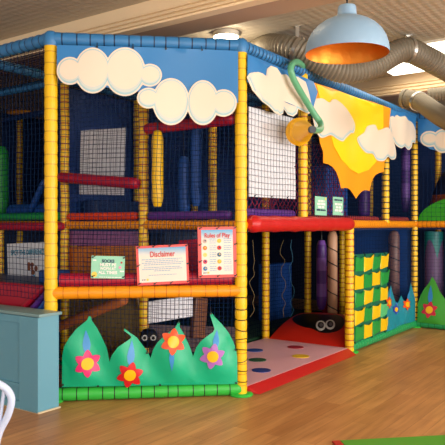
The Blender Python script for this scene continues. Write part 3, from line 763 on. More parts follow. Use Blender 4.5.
# ------------------------------------------------------------------ pocket climbing wall
pw = thing('pocket_wall', PR.at(2.25, .1, .05), 'green vinyl wall panel with twenty yellow and green pockets', 'pocket panel')
q = [PR.hit(x, y, .03) for x, y in ((353.8, 254.5), (387.2, 252.5), (387, 331.5), (353.6, 345))]
mb = MB(); poly_sheet(mb, [V(p) for p in q], PR, ripple(.004, 9, 5, 0), .03, .006, 0, .06); mb.build('backing_sheet', vinyl('teal green vinyl', 14, 104, 78), pw)
zt = q[0].y-.02; zb = q[3].y+.02; sl, sr = q[0].x, q[1].x
PY = vinyl('pocket yellow', 240, 196, 14, .4, .1); PG = vinyl('pocket green', 30, 150, 60, .4, .1); PL = vinyl('pocket pale green', 86, 190, 120, .4, .1)
pat = ['GYGY', 'YGYG', 'GYGY', 'YGYL', 'GYGY']
cw = (sr-sl)/4; rh = (zt-zb)/5
for r_ in range(5):
    for c_ in range(4):
        x0 = sl+cw*(c_+.05)+random.uniform(-.01, .01); x1 = x0+cw*.93; y1 = zt-rh*(r_+.08)+random.uniform(-.008, .008); y0 = y1-rh*.84; jx = random.uniform(-.01, .045); d = random.uniform(.008, .016)
        mb = MB(); n = 6; ids = []
        for i in range(n+1):
            t = i/n; row = []
            for j in range(7):
                s_ = j/6; bul = d*(t**1.3)*(1-.55*abs(2*s_-1)**2)+.006
                row.append(len(mb.v)); mb.v.append(PR.at(x0+(x1-x0)*s_+jx*t, y0+(y1-y0)*t-.02*t*(1-abs(2*s_-1))+(s_-.5)*.03*jx/.04, .036+bul))
            ids.append(row)
        for i in range(n):
            for j in range(6): mb.face((ids[i][j], ids[i][j+1], ids[i+1][j+1], ids[i+1][j]))
        for jj, xx in ((0, x0), (6, x1)):
            col = [len(mb.v)+i for i in range(n+1)]
            for i in range(n+1): mb.v.append(PR.at(xx, y0+(y1-y0)*i/n, .034))
            for i in range(n): mb.face((ids[i][jj], ids[i+1][jj], col[i+1], col[i]))
        ch = pat[r_][c_]; o = mb.build('pocket', {'Y': PY, 'G': PG, 'L': PL}[ch], pw)
        o['label'] = {'Y': 'yellow pocket', 'G': 'green pocket', 'L': 'pale green pocket'}[ch]
lash(pw, PR, [(356, 256.5), (365, 255), (374, 254.5), (385, 253.8), (355, 343), (372, 337), (385, 332)], .04)

# ------------------------------------------------------------------ entrance: bolster, mat, ladybird ramp
mb = MB(); p0, p1 = G(.05, -.045, 1.41), G(2*Q-.06, -.045, 1.41); L = (p1-p0).length; a, b_ = basis(p1-p0); cs, rs = [], []
for i in range(41):
    t = i/40; e = min(1, min(t, 1-t)/.03+.55)
    cs.append(p0+(p1-p0)*t); rs.append(.07*e*(1+.035*math.sin(t*37)+.03*math.sin(t*71)))
mb.rings(cs, rs, [(a, b_)]*41, 18)
tag(mb.build('padded_bolster', RED), 'fat red padded bolster across the top of the entrance opening', 'bolster')
hm = .055
m_ = thing('entrance_mat', G(0, 0), 'pale pink entrance mat with coloured spots and sloped red front edge', 'mat')
mb = MB(); mb.box(G(.0, 0.0, 0), U*2.12, W*1.06, Z*hm); mb.build('pad', MATPINK, m_, False, .006)
mb = MB()
P = [G(.09, -.125, .004), G(2.06, -.125, .004), G(2.1, -.005, .004), G(.06, -.005, .004), G(.07, -.012, hm+.004), G(2.09, -.012, hm+.004)]
mb.v += P; mb.face((0, 1, 5, 4)); mb.face((1, 2, 5)); mb.face((0, 4, 3)); mb.face((3, 4, 5, 2)); mb.face((0, 3, 2, 1)); mb.build('front_edge', RED, m_, False, .006)['label'] = 'sloped red front edge'
for (x, y, mm, lab) in ((254.8, 350.4, MIDBLUE, 'upper blue spot'), (257.5, 360, vinyl('spot green', 20, 96, 66), 'dark green spot'), (261.3, 370.4, mat('spot blue', rgb(30, 60, 140), .5), 'lower blue spot'), (295.5, 347.2, mat('spot red', rgb(170, 24, 44), .5), 'dark red spot'), (300.7, 356.3, mat('spot yellow', rgb(246, 200, 40), .5), 'yellow spot')):
    c = ground(x, y, hm); mb = MB(); mb.tube(c+Z*.0, c+Z*.004, .088, 32); mb.build('spot', mm, m_)['label'] = lab
# ladybird: a quarter-round foam ramp rising away from the mat
lb = thing('ladybird_ramp', G(2.12, .5), 'red foam ladybird ramp with black head and white ringed eyes', 'ramp')
def prof(t): return hm+.235*math.sin(min(1, t)*math.pi/2)**.9
mb = MB(); n = 16; u0 = 2.12; Lr = .85; w0, w1 = .06, 1.03
def RP(t, s, d=0):
    u = u0+Lr*t; crown = .0
    return G(u, w1+(w0-w1)*s, prof(t)-.03*(2*abs(s-.5))**3+d)
for i in range(n+1):
    for j in range(13): mb.v.append(RP(i/n, j/12))
for i in range(n):
    for j in range(12): k = i*13+j; mb.face((k, k+1, k+14, k+13))
base = len(mb.v)
for i in range(n+1):
    for s in (0, 12): mb.v.append(V((mb.v[i*13+s].x, mb.v[i*13+s].y, .0)))
for i in range(n):
    mb.face((i*13, (i+1)*13, base+(i+1)*2, base+i*2)); mb.face((i*13+12, base+i*2+1, base+(i+1)*2+1, (i+1)*13+12))
mb.face(tuple(j for j in range(13))+(base+1, base)); mb.face(tuple(n*13+j for j in range(13))[::-1]+(base+2*n, base+2*n+1))
body = mb.build('body', vinyl('ladybird red', 226, 44, 26), lb)
def on_ramp(x, y):          # pixel -> (t,s) on the ramp
    best = None
    d = V(((x-CX)/F, 1, (HZ-y)/F))
    for k in range(400):
        Y = 6.6+k*.006; p = CAM+d*Y; u = (p-B0).dot(U); w = (p-B0).dot(W); t = (u-u0)/Lr; s = (w-w1)/(w0-w1)
        if 0 <= t <= 1.2 and p.z <= prof(min(t, 1))-.03*(2*abs(min(1,max(0,s))-.5))**3: return t, s
    return None
def patch(poly, d, m, name, par, cell=.07):
    ts = [on_ramp(x, y) for x, y in poly]; ts = [q for q in ts if q]
    class RPl:
        def at(self, t, s, off): return RP(min(max(t, 0), .995), min(max(s, 0), 1), off)
    mb = MB(); poly_sheet(mb, [V(q) for q in ts], RPl(), zero, d, .004, 0, cell); return mb.build(name, m, par)
head = patch(cr([(292.5, 319), (299, 315.2), (308, 314.2), (318, 314.8), (328, 315), (338, 315.5), (343.5, 319), (344, 325), (339, 330.5), (330, 333), (320, 332.6), (312, 329), (303, 327), (295.5, 323.5)]), .006, BLACK, 'head', lb)
for cx in (320.8, 330.2):
    e = patch(disc(cx, 326.3-.1*(cx-321), 4.9), .011, WHITE, 'eye', lb, .03)
    patch(disc(cx, 326.3-.1*(cx-321), 3.1), .016, BLACK, 'eye_ring', e, .03)
    patch(disc(cx+.5, 326.6-.1*(cx-321), 1.7), .02, mat('grey eye', rgb(120, 112, 112), .4), 'pupil', e, .03)

# ------------------------------------------------------------------ things inside the frame
def roller(name, p0, p1, r, m, label, cat='roller', pitch=None, group=None, mt=None):
    p0, p1 = V(p0), V(p1); mb = MB(); a, b = basis(p1-p0); d = (p1-p0).normalized(); L = (p1-p0).length; cs, rs = [], []
    prof = [(0, .55), (.012, .82), (.03, .97), (.05, 1)]
    for x, k in prof: cs.append(p0+d*x); rs.append(r*k)
    N = 10
    for i in range(1, N): x = .05+(L-.1)*i/N; cs.append(p0+d*x); rs.append(r*(1+.02*math.sin(i*2.1)))
    for x, k in prof[::-1]: cs.append(p1-d*x); rs.append(r*k)
    ms = None
    if mt:
        ms = [0 if int(i/2) % 2 == 0 else 1 for i in range(len(cs))]
    mb.rings(cs, rs, [(a, b)]*len(cs), 16, ms)
    o = mb.build(name, [m]+([mt] if mt else [])); return tag(o, label, cat, group)
def hung(u, w, z0, z1, r, m, label, mt=None, stripes=None, name='punch_bag', pos=None):
    p = pos if pos is not None else G(u, w); t = thing(name, V((p.x, p.y, z0)), label, 'punch bag', 'hanging punch bags')
    mb = MB(); cs, rs, ms = [], [], []; N = 16; a, b = V((1, 0, 0)), V((0, 1, 0))
    for i in range(N+1):
        z = z0+(z1-z0)*i/N; e = min(1, .6+min(i, N-i)*.3); cs.append(V((p.x, p.y, z))); rs.append(r*e); ms.append(1 if (mt and (i//stripes) % 2) else 0)
    mb.rings(cs, rs, [(a, b)]*(N+1), 18, ms); mb.build('bag', [m]+([mt] if mt else []), t)
    mb = MB(); mb.tube(V((p.x, p.y, z1)), V((p.x, p.y, max(z1+.05, (ZT-.05) if z1 > ZM else ZM-.06))), .008, 6); mb.build('rope', BLACKTIE, t)
    return t
def block(name, o, ex, ey, ez, m, label, cat='foam pad', bev=.02, group=None):
    mb = MB(); mb.box(o, ex, ey, ez); x = mb.build(name, m, None, True, bev, 50); return tag(x, label, cat, group)
# upper floor, left of the post
roller('foam_roller', G(-.09, 2*Q-.02, 1.88), G(-.09, Q-.02, 1.775), .052, CRIMSON, 'sloping crimson roller behind the front net, left upper bay')
roller('foam_roller', G(.0, Q-.02, 2.28), G(.0, .06, 2.28), .05, CRIMSON, 'level crimson roller below the second cloud')
b = Board('pale_board', PU(.15), [(80, 131), (124, 127.3), (124.5, 195.5), (80, 194)], .0, 'pale grey board behind two nets in the upper left bay', 'board')
mb = MB(); b.rect(mb, -b.w/2, b.w/2, -b.h/2, b.h/2, 0, .012); mb.build('board', BOARDW, b.t, False)
block('foam_block', G(.2, 1.9, ZM), U*.85, W*.2, Z*.26, NAVY, 'navy foam block under the pale board')
# deck edge pads on the line behind the front net
roller('deck_edge_pad', G(0, 2*Q-.05, 1.485), G(0, Q+.07, 1.485), .036, vinyl('red orange vinyl', 222, 66, 30), 'red orange edge pad on the deck rail below the crimson roller', 'edge pad')
roller('deck_edge_pad', G(0, Q-.06, 1.485), G(0, .09, 1.485), .036, PURPLE, 'purple edge pad on the deck rail above the two red bordered notices', 'edge pad')
roller('deck_edge_pad', G(0, 4*Q, 1.49), G(0, 2*Q-.04, 1.49), .042, vinyl('grass vinyl', 20, 140, 66), 'long green edge pad above the puzzle poster', 'edge pad')
roller('deck_edge_pad', G(-.05, 4*Q, 1.385), G(-.05, 2*Q-.04, 1.385), .045, CRIMSON, 'long crimson edge pad just above the puzzle poster', 'edge pad')
roller('deck_edge_pad', G(.07, .08, 1.5), G(Q-.05, .08, 1.5), .045, PURPLE, 'purple edge pad below the white board right of the corner post', 'edge pad')
roller('deck_edge_pad', G(Q+.06, .08, 1.475), G(3*Q-.06, .08, 1.475), .03, vinyl('dull red vinyl', 150, 44, 40), 'dull red edge pad below the sun banner', 'edge pad')
roller('deck_edge_pad', G(3*Q+.06, .08, 1.475), G(4*Q-.06, .08, 1.475), .035, vinyl('dull red vinyl', 150, 44, 40), 'dull red edge pad below the purple punch bag', 'edge pad')
# pads below the deck
def pad_px(plane, quad, m, label, t=.06, name='foam_pad'):
    b = Board(name, plane, quad, 0, label, 'foam pad'); mb = MB(); b.rect(mb, -b.w/2, b.w/2, -b.h/2, b.h/2, 0, t)
    ob = b.t; mesh = mb.build(name, m, None, True, .012, 50); bpy.data.objects.remove(ob); return tag(mesh, label, 'foam pad')
P0 = PU(.05)
pad_px(P0, [(67, 230), (138, 230), (137, 246), (67, 246)], PURPPAD, 'dusky purple pad under the deck, above the brown pad')
pad_px(P0, [(66, 246), (137, 246), (137, 279), (66, 279)], BROWN, 'brown pad behind the mint socks sign')
pad_px(PU(.3), [(149, 231), (195, 231), (195, 247), (149, 247)], mat('slate vinyl', rgb(70, 84, 110), .5), 'slate pad seen above the disclaimer notice')
pad_px(P0, [(147, 247), (178, 247), (178, 276), (147, 276)], vinyl('dark brown vinyl', 140, 66, 30), 'dark brown pad behind the disclaimer notice')
pad_px(PU(-.02), [(179, 241), (231, 236), (231, 284), (179, 284)], vinyl('raspberry vinyl', 190, 20, 66), 'raspberry pad behind the rules of play notice')
mb = MB(); padded(mb, A0+eA*.06+Z*.955-PC.n*.06, B0-eA*.06+Z*.955-PC.n*.06, .058, .3, .006, 16, .04)
tag(mb.build('foam_roller', [CRIMSON, vinyl('dark red seam', 120, 10, 40)]), 'long crimson foam roll resting along the orange front rail', 'roller')
# below the low deck
pad_px(PU(.1), [(62, 298), (141, 298), (141, 392), (62, 392)], mat('olive board', rgb(200, 168, 96), .6), 'olive backboard behind the leaf banner, left half', .03)
roller('foam_log', PU(-.3).pt(50, 330), PU(-.3).pt(126, 299), .048, vinyl('rust vinyl', 220, 124, 60), 'rust coloured foam log leaning behind the green leaves', 'foam log')
b = Board('pale_board', PW(Q-.06), [(149, 299), (193, 298), (193, 314), (149, 326)], 0, 'pale grey board low behind the front net, above the orange flower', 'board')
mb = MB(); b.rect(mb, -b.w/2, b.w/2, -b.h/2, b.h/2, 0, .012); mb.build('board', BOARDW, b.t, False)
pad_px(PW(Q-.08), [(195, 298), (207, 298), (207, 338), (195, 338)], vinyl('brown post vinyl', 112, 70, 44), 'brown upright pad right of the low pale board')
pad_px(PW(Q-.03), [(146, 326), (240, 326), (240, 352), (146, 352)], mat('dusky floor', rgb(74, 58, 60), .7), 'dusky pad behind the orange and lilac flowers', .03)
mb = MB(); c = PW(Q-.15).pt(149, 338); 
bt = thing('beetle_toy', c, 'small black beetle shape with white ringed eyes behind the net', 'toy')
mb.lathe([(.001, .09), (.045, .08), (.075, .05), (.085, 0), (.075, -.05), (.045, -.08), (.001, -.09)], c, 20); mb.build('body', BLACK, bt)
for q in (-1, 1):
    e = c+V((.038*q+.01, -.078, .015)); mb = MB(); mb.tube(e, e+V((0, -.008, 0)), .026, 16); ey = mb.build('eye', WHITE, bt)
    mb = MB(); mb.tube(e+V((0, -.008, 0)), e+V((0, -.012, 0)), .014, 12); mb.build('pupil', BLACK, ey)
# left bay lower: red wall and coloured rolls
block('foam_wall', G(uA+.08, wA+.12, .5), U*.07, W*2.7, Z*.40, CRIMSON, 'crimson foam wall behind the left netting above the partition')
PS = PU(uA+.045)
for k, (mm, nm, x0, y0, x1, y1) in enumerate(((CRIMSON, 'crimson', 22, 309, 44, 287), (PURPLE, 'purple', 29, 313, 48.5, 291), (MIDBLUE, 'blue', 37, 314, 54, 292))):
    roller('slanted_roll', PS.pt(x0, y0), PS.pt(x1, y1), .026, mm, 'slanted %s roll just left of the front left post' % nm, 'foam roll', group='slanted rolls by the left post')
block('foam_block', G(-.5, 1.72, ZL), U*.2, W*.22, Z*.12, MIDBLUE, 'blue foam block under the puzzle poster corner')
# left bay upper
hung(0, 0, ZM+.1, 2.35, .09, GREEN, 'green punch bag at the far left behind the net', pos=PU(.4).pt(1, 150).xy.to_3d())
roller('foam_roller', G(.3, 3.2*Q, 1.56), G(.3, 2.3*Q, 1.56), .08, MIDBLUE, 'blue roller above the green edge pad at the far left')
roller('foam_roller', PU(.2).pt(30, 212), PU(.2).pt(45, 180), .035, MIDBLUE, 'tilted blue roll just left of the front left post')
roller('foam_roller', PU(.8).pt(8, 112), PU(.8).pt(31, 113), .035, ORANGE, 'short orange roll high behind the left netting')
roller('foam_roller', PU(.6).pt(0, 121), PU(.6).pt(45, 112), .035, NAVY, 'slim navy roll high behind the left netting')
# punch bags upper middle
def at_px(x, w): return PW(w).pt(x, 200).xy.to_3d()
hung(0, 0, 1.56, 2.24, .052, YELLOW, 'yellow punch bag behind the front net, left of the blue ones', pos=at_px(157.5, .85))
hung(0, 0, 1.5, 2.06, .06, MIDBLUE, 'shorter blue punch bag behind the front net', pos=at_px(184, .95))
hung(0, 0, 1.58, 2.46, .054, MIDBLUE, 'taller blue punch bag beside the shorter blue one', pos=at_px(196, .8))
# white board right of the corner post
b = Board('white_board', PR, [(249.3, 106.2), (295.3, 118.8), (295.6, 198.8), (249.2, 196.8)], -.03, 'large white board tied behind the net right of the corner post', 'board')
mb = MB(); b.rect(mb, -b.w/2, b.w/2, -b.h/2, b.h/2, 0, .01); mb.build('board', BOARDW, b.t, False)
b.grom([(-.4*b.w, -.49*b.h), (-.05*b.w, -.49*b.h), (.3*b.w, -.49*b.h), (.48*b.w, -.1*b.h), (.48*b.w, .4*b.h)])
# red rope webs
def web(o, ex, L, z0, z1, label, cell=.085):
    mb = MB(); rnd = random.Random(3); h = z1-z0; n = int((L+h)/cell)
    for i in range(n):
        for sgn in (1, -1):
            x0 = i*cell-h; pts = []
            for k in range(13):
                z = h*k/12; x = x0+z if sgn > 0 else x0+h-z
                if 0 <= x <= L: pts.append(o+ex*x+Z*(z0+z)+V((rnd.uniform(-.012, .012), rnd.uniform(-.02, .02), rnd.uniform(-.01, .01))))
            if len(pts) > 1: mb.sweep(pts, .005, 4)
    return tag(mb.build('rope_web', NETR), label, 'rope web', 'red rope webs on the upper floor')
web(G(.32, .3), U, .8, ZM+.02, 2.5, 'red rope web behind the large white board'); web(G(Q+.05, .5), U, 2*Q-.1, ZM+.02, 2.35, 'red rope web behind the two mint notices and the sun')
hung(0, 0, 1.5, 2.2, .09, PURPLE, 'dark purple punch bag half hidden below the sun rays', pos=at_px(364, .8))
hung(0, 0, 1.6, 2.75, .068, PURPLE, 'banded purple punch bag hanging right of the sun banner', VIOLET, 3, pos=PW(.45).pt(405.5, 200).xy.to_3d())
block('foam_block', G(3*Q+.2, .9, ZM), U*.7, W*.3, Z*.8, MIDBLUE, 'tall blue foam block behind the banded purple bag')
# lower floor through the opening
block('floor_pad', G(.1, Q+.1, .0), U*4.6, W*(3*Q-.2), Z*.05, FOAMG, 'dark green floor padding inside the lower floor', 'floor pad', .01)
hung(0, 0, .3, 1.2, .066, PURPLE, 'banded purple punch bag inside the entrance', VIOLET, 3, pos=PW(.85).pt(321.5, 290).xy.to_3d())
def trunk(pos, z0, z1, r, label, turns):
    t = thing('spiral_column', V((pos.x, pos.y, z0)), label, 'column', 'spiral wrapped columns')
    mb = MB(); mb.lathe([(.001, 0), (r*.8, 0), (r, .03), (r, z1-z0-.08), (r*.7, z1-z0-.02), (.001, z1-z0)], V((pos.x, pos.y, z0)), 20); mb.build('column', TAN if 'tan' in label else vinyl('trunk brown', 122, 88, 80), t)
    mb = MB(); N = turns*14; mb.sweep([V((pos.x+math.cos(-2*math.pi*k/14)*(r+.002), pos.y+math.sin(-2*math.pi*k/14)*(r+.002), z0+.05+(z1-z0-.16)*k/N)) for k in range(N+1)], .007, 6); mb.build('rope', BLACKTIE, t)
trunk(PW(.8).pt(332.5, 300).xy.to_3d(), .2, 1.33, .065, 'tan column wrapped in black rope inside the entrance', 5)
trunk(PR.pt(394, 300, -.25).xy.to_3d(), .35, 1.33, .075, 'brown column wrapped in black rope behind the teal banner', 5)
block('foam_block', G(4.4, 2.3, .05), U*.35, W*.2, Z*.5, CRIMSON, 'dark crimson block at the back left of the entrance')
block('foam_block', G(4.45, .98, .05), U*.3, W*.5, Z*.72, RED, 'crimson block behind the tan column')
block('foam_block', G(3.3, 1.7, .05), U*.62, W*.2, Z*.8, MIDBLUE, 'mid blue block at the back of the entrance')
# loose coloured net strings inside
rnd = random.Random(5)
for k, (x0, w, mm, nm) in enumerate(((252, .9, mat('straw cord', rgb(120, 100, 60), .7), 'straw'), (292, 1.0, mat('teal cord', rgb(60, 120, 150), .7), 'teal'), (283, 1.0, mat('straw cord', rgb(150, 130, 80), .7), 'pale straw'))):
    mb = MB(); pts = []
    for q in range(12): pts.append(PW(w).pt(x0+rnd.uniform(-2.6, 2.6), 240+q*7))
    mb.sweep(catmull(pts, 5), .0035, 5); tag(mb.build('loose_cord', mm), 'loose %s cord dangling inside the dark entrance' % nm, 'cord', 'loose cords in the entrance')
# right return bay
hm_ = thing('green_mound', G(4*Q+.25, -.5, ZM), 'bright green rounded foam mound at the right edge, upper floor', 'foam mound')
mb = MB()
for i in range(11):
    for j in range(25):
        t = j/24*math.pi; mb.v.append(G(4*Q+.12+.5*i/10, -.62-.62*math.cos(t), ZM+.02+.36*math.sin(t)))
for i in range(10):
    for j in range(24): k = i*25+j; mb.face((k, k+1, k+26, k+25))
mb.face(tuple(range(25))); mb.face(tuple(250+j for j in range(25))[::-1]); mb.build('mound', vinyl('bright green vinyl', 50, 170, 30), hm_)
mb = MB(); c = G(4*Q+1.12, -.25, ZM)
mb.lathe([(.42, 0), (.40, .2), (.34, .45), (.24, .7), (.12, .88), (.001, .92)], c, 24, mats=[0, 0, 1, 1, 1]); tag(mb.build('cone_cushion', [vinyl('rust cone', 150, 70, 30), DEEP]), 'dark cone cushion with a rust base behind the green mound', 'foam cone')
for k, w in enumerate((-.16, -.45, -.75, -1.05)):
    p = G(4*Q+.35, w); t = thing('foam_column', V((p.x, p.y, 0)), 'mauve column with teal cap behind the right return net, %s' % ('nearest the post', 'second from the post', 'third from the post', 'outermost, beyond the frame edge')[k], 'column', 'mauve columns in the return bay')
    mb = MB(); mb.lathe([(.001, 0), (.12, 0), (.13, .03), (.13, .85), (.13, 1.3), (.001, 1.3)], p, 24); mb.build('column', vinyl('mauve vinyl', 108, 84, 128), t)
    mb = MB(); i0 = len(mb.v); n = 24
    for q in range(n): a = 2*math.pi*q/n; mb.v.append(p+V((math.cos(a)*.134, math.sin(a)*.134, .94+.26*abs(math.sin(a*2)))))
    for q in range(n): a = 2*math.pi*q/n; mb.v.append(p+V((math.cos(a)*.134, math.sin(a)*.134, 1.31)))
    mb.bridge(i0, i0+n, n); mb.build('cap', vinyl('teal cap vinyl', 20, 130, 130), t)

# ------------------------------------------------------------------ speaking tube
st = thing('speaking_tube', PR.pt(300, 75, .12), 'yellow ribbed horn on a mint green hose over the right rail', 'speaking tube')
hp = [PR.pt(305.5, 74.5, -.06), PR.pt(302.5, 66.5, .03), PR.pt(297, 62, .1), PR.pt(292.2, 64, .14), PR.pt(290.8, 70, .15), PR.pt(293.5, 79, .15), PR.pt(300, 91, .15), PR.pt(308, 104, .15), PR.pt(315, 115, .18), PR.pt(320.5, 123, .22), PR.pt(320.5, 129, .28), PR.pt(316.5, 130.3, .34), PR.pt(312, 129.5, .38)]
mb = MB(); mb.sweep(catmull(hp, 8), .03, 12); mb.build('hose', HOSE, st)
a = hp[-1]; z_ = PR.pt(298, 132, .13); d = (z_-a)
mb = MB(); cs, rs = [], []
for i in range(15):
    t = i/14; cs.append(a+d*t); rs.append((.026+.1*t)*(1+(.06 if i % 2 else -.04)))
for t, r in ((1.0, .085), (.8, .07), (.5, .04)): cs.append(a+d*t); rs.append(r)
x_, y_ = basis(d); mb.rings(cs, rs, [(x_, y_)]*len(cs), 24); mb.build('horn', vinyl('horn yellow', 240, 178, 20, .35, 0), st)
mb = MB(); mb.tube(a-d*.06, a+d*.08, .032, 14); mb.build('collar', BLACK, st)

# ------------------------------------------------------------------ ducts
def pixY(x, y, Y): return V(((x-CX)/F*Y, Y, H+(HZ-y)/F*Y))
def duct(name, pts, r, label, pitch=.036, cat='duct', group='ribbed ventilation ducts'):
    P = catmull(pts, 30); d = [0]
    for p, q in zip(P, P[1:]): d.append(d[-1]+(q-p).length)
    L = d[-1]; N = int(L/(pitch/4)); out = []; j = 0
    for i in range(N+1):
        x = L*i/N
        while j < len(d)-2 and d[j+1] < x: j += 1
        t = (x-d[j])/max(1e-9, d[j+1]-d[j]); out.append(P[j].lerp(P[j+1], t))
    t_ = thing(name, out[0], label, cat, group)
    mb = MB(); mb.sweep(out, lambda i: r*(.98, 1.05, 1.08, 1.03)[i % 4], 24); mb.build('hose', DUCT, t_)
    return t_, out
def strap(t, c, axis, r, top):
    mb = MB(); axis = axis.normalized(); a, b = basis(axis); n = 28
    for q in range(n):
        an = 2*math.pi*q/n; v = a*math.cos(an)+b*math.sin(an)
        for s, k in ((-.018, 1.09), (.018, 1.09), (.018, 1.13), (-.018, 1.13)): mb.v.append(c+axis*s+v*(r*k))
    for q in range(n):
        for k in range(4): mb.face((q*4+k, q*4+(k+1) % 4, ((q+1) % n)*4+(k+1) % 4, ((q+1) % n)*4+k))
    ct = V((c.x, c.y, c.z+r)); mb.box(ct-V((.018, .004, 0)), V((.036, 0, 0)), V((0, .008, 0)), Z*(top-ct.z)); mb.box(V((c.x-.03, c.y-.03, top-.008)), V((.06, 0, 0)), V((0, .06, 0)), Z*.008)
    mb.build('strap', STEEL, t)
R1 = .112
m1, out = duct('ventilation_duct', [pixY(238, 66, 8.4), pixY(246, 53, 7.3), pixY(262, 46.5, 6.6), pixY(280, 46.5, 6.25), pixY(297, 50, 6.12), pixY(318, 61, 6.1), pixY(345, 71, 6.15), pixY(372, 66, 6.25), pixY(395, 53, 6.35), pixY(408, 50, 6.4), pixY(424, 57, 6.5), pixY(445, 68, 6.6), pixY(470, 82, 6.8), pixY(505, 92, 7.0), pixY(560, 90, 7.4)], R1,
               'long grey ribbed duct sagging from ceiling straps behind the blue pendant lamp')
def nearest(out, p): i = min(range(len(out)), key=lambda i: (out[i]-p).length); return out[i], out[min(i+2, len(out)-1)]-out[max(0, i-2)]
for p in (pixY(297, 50, 6.12), pixY(408, 50, 6.4)):
    c, ax = nearest(out, p); strap(m1, c, ax, R1, ZC)
R2 = .098
m2, out = duct('ventilation_duct', [pixY(404, 99, 7.55), pixY(413, 99.5, 7.45), pixY(423, 103.5, 7.25), pixY(434, 111.5, 6.95), pixY(446, 119, 6.6), pixY(465, 126, 6.2), pixY(490, 120, 6.0), pixY(520, 95, 5.9), pixY(545, 60, 5.85), pixY(552, 36, 5.85)], R2,
               'grey ribbed duct with a collared open end sloping down at the right edge')
for i, lab in ((2, 0), (28, 0)):
    mb = MB(); ax = (out[i+2]-out[max(0, i-2)]).normalized(); mb.tube(out[i]-ax*.02, out[i]+ax*.02, R2*1.16, 24); mb.build('collar', STEEL if i > 10 else DUCT, m2)
m3, out = duct('ventilation_duct', [pixY(428, 95, 7.55), pixY(440, 94, 7.5), pixY(460, 93, 7.45), pixY(500, 90, 7.4)], .075, 'thin grey ribbed duct running level behind the sloping duct')

# ------------------------------------------------------------------ pendant lamp and ceiling lights
LAMPB = mat('pale blue enamel', rgb(134, 166, 190), .5); COPPER = mat('copper leaf inside', rgb(214, 132, 40), .38, .75, .15, 30)
PX = V(((347-CX)/F*3.28, 3.28, 0)); ZR = 2.276
BULB = emis('warm bulb', (1, .78, .5, 1), 1.6)
def pendant(p, label):
    t = thing('pendant_lamp', V((p.x, p.y, ZR)), label, 'pendant lamp', 'blue dome pendant lamps')
    R = .212
    prof = [(R, 0), (R*1.005, .011), (R*.985, .044), (R*.935, .078), (R*.84, .113), (R*.71, .142), (R*.56, .164), (R*.40, .179), (R*.30, .186), (.053, .192), (.049, .204), (.046, .236), (.043, .246), (.03, .25), (.001, .251)]
    mb = MB(); mb.lathe(prof, V((p.x, p.y, ZR)), 48); mb.build('lamp_shade', LAMPB, t, angle=60)
    inn = [(r*.985-.002, z-.002) for r, z in prof[:9]]+[(.02, .182), (.001, .182)]; inn[0] = (R*.998, .0)
    mb = MB(); mb.lathe(inn, V((p.x, p.y, ZR)), 48); mb.build('shade_lining', COPPER, t, angle=60)['label'] = 'copper lining'
    mb = MB(); mb.tube(V((p.x, p.y, ZR+.25)), V((p.x, p.y, ZC-.03)), .005, 8); mb.build('cord', BLACK, t)
    mb = MB(); mb.lathe([(.001, 0), (.05, 0), (.055, -.02), (.045, -.03), (.001, -.03)], V((p.x, p.y, ZC)), 20); mb.build('ceiling_rose', LAMPB, t)
    mb = MB(); mb.tube(V((p.x, p.y, ZR+.185)), V((p.x, p.y, ZR+.17)), .022, 14); mb.build('socket', BLACK, t)
    mb = MB(); mb.lathe([(.001, -.04), (.02, -.036), (.034, -.02), (.038, 0), (.03, .025), (.018, .045), (.016, .06)], V((p.x, p.y, ZR+.125)), 20); mb.build('bulb', BULB, t)
    l = bpy.data.lights.new('pendant_light', 'SPOT'); l.energy = 5; l.color = (1, .8, .58); l.spot_size = 2.6; l.spot_blend = .6; l.shadow_soft_size = .05
    o = bpy.data.objects.new('pendant_light', l); COL.objects.link(o); o.location = (p.x, p.y, ZR+.08)
pendant(PX, 'pale blue dome pendant lamp with a glowing copper inside')
GLOW = emis('flush light opal', (1, .86, .62, 1), 9)
def flush(p, label, e=60):
    t = thing('ceiling_light', V((p.x, p.y, ZC)), label, 'ceiling light', 'round flush ceiling lights')
    mb = MB(); mb.lathe([(.001, 0), (.13, 0), (.132, -.03), (.128, -.045), (.001, -.045)], V((p.x, p.y, ZC)), 32); mb.build('base', mat('white enamel', rgb(235, 225, 205), .4), t)
    mb = MB(); mb.lathe([(.122, -.045), (.12, -.062), (.09, -.072), (.001, -.075)], V((p.x, p.y, ZC)), 32); mb.build('diffuser', GLOW, t)
    l = bpy.data.lights.new('flush_light', 'POINT'); l.energy = e; l.color = (1, .82, .58); l.shadow_soft_size = .1
    o = bpy.data.objects.new('flush_light', l); COL.objects.link(o); o.location = (p.x, p.y, ZC-.13)
def ceil_px(x, y): Y = (ZC-H)*F/(HZ-y); return V(((x-CX)/F*Y, Y, ZC))
flush(ceil_px(226, 32.5), 'round flush ceiling light just above the blue front rail', 14)
lp = thing('panel_light', G(7.36-4.39, -4.2, ZC), 'bright square ceiling panel light behind the ribbed duct', 'ceiling light')
PLT = emis('panel light opal', (1, .92, .76, 1), 3.2)
for q in range(1):
    c_ = ceil_px(428, 56); lp.location = c_
    mb = MB(); mb.box(c_-U*.6-W*.63-Z*.025, U*1.2, W*1.26, Z*.025); mb.build('panel_frame', mat('white enamel', rgb(235, 225, 205), .4), lp, False)
    mb = MB(); mb.box(c_-U*.58-W*.61-Z*.03, U*1.16, W*1.22, Z*.006); mb.build('diffuser', PLT, lp, False)

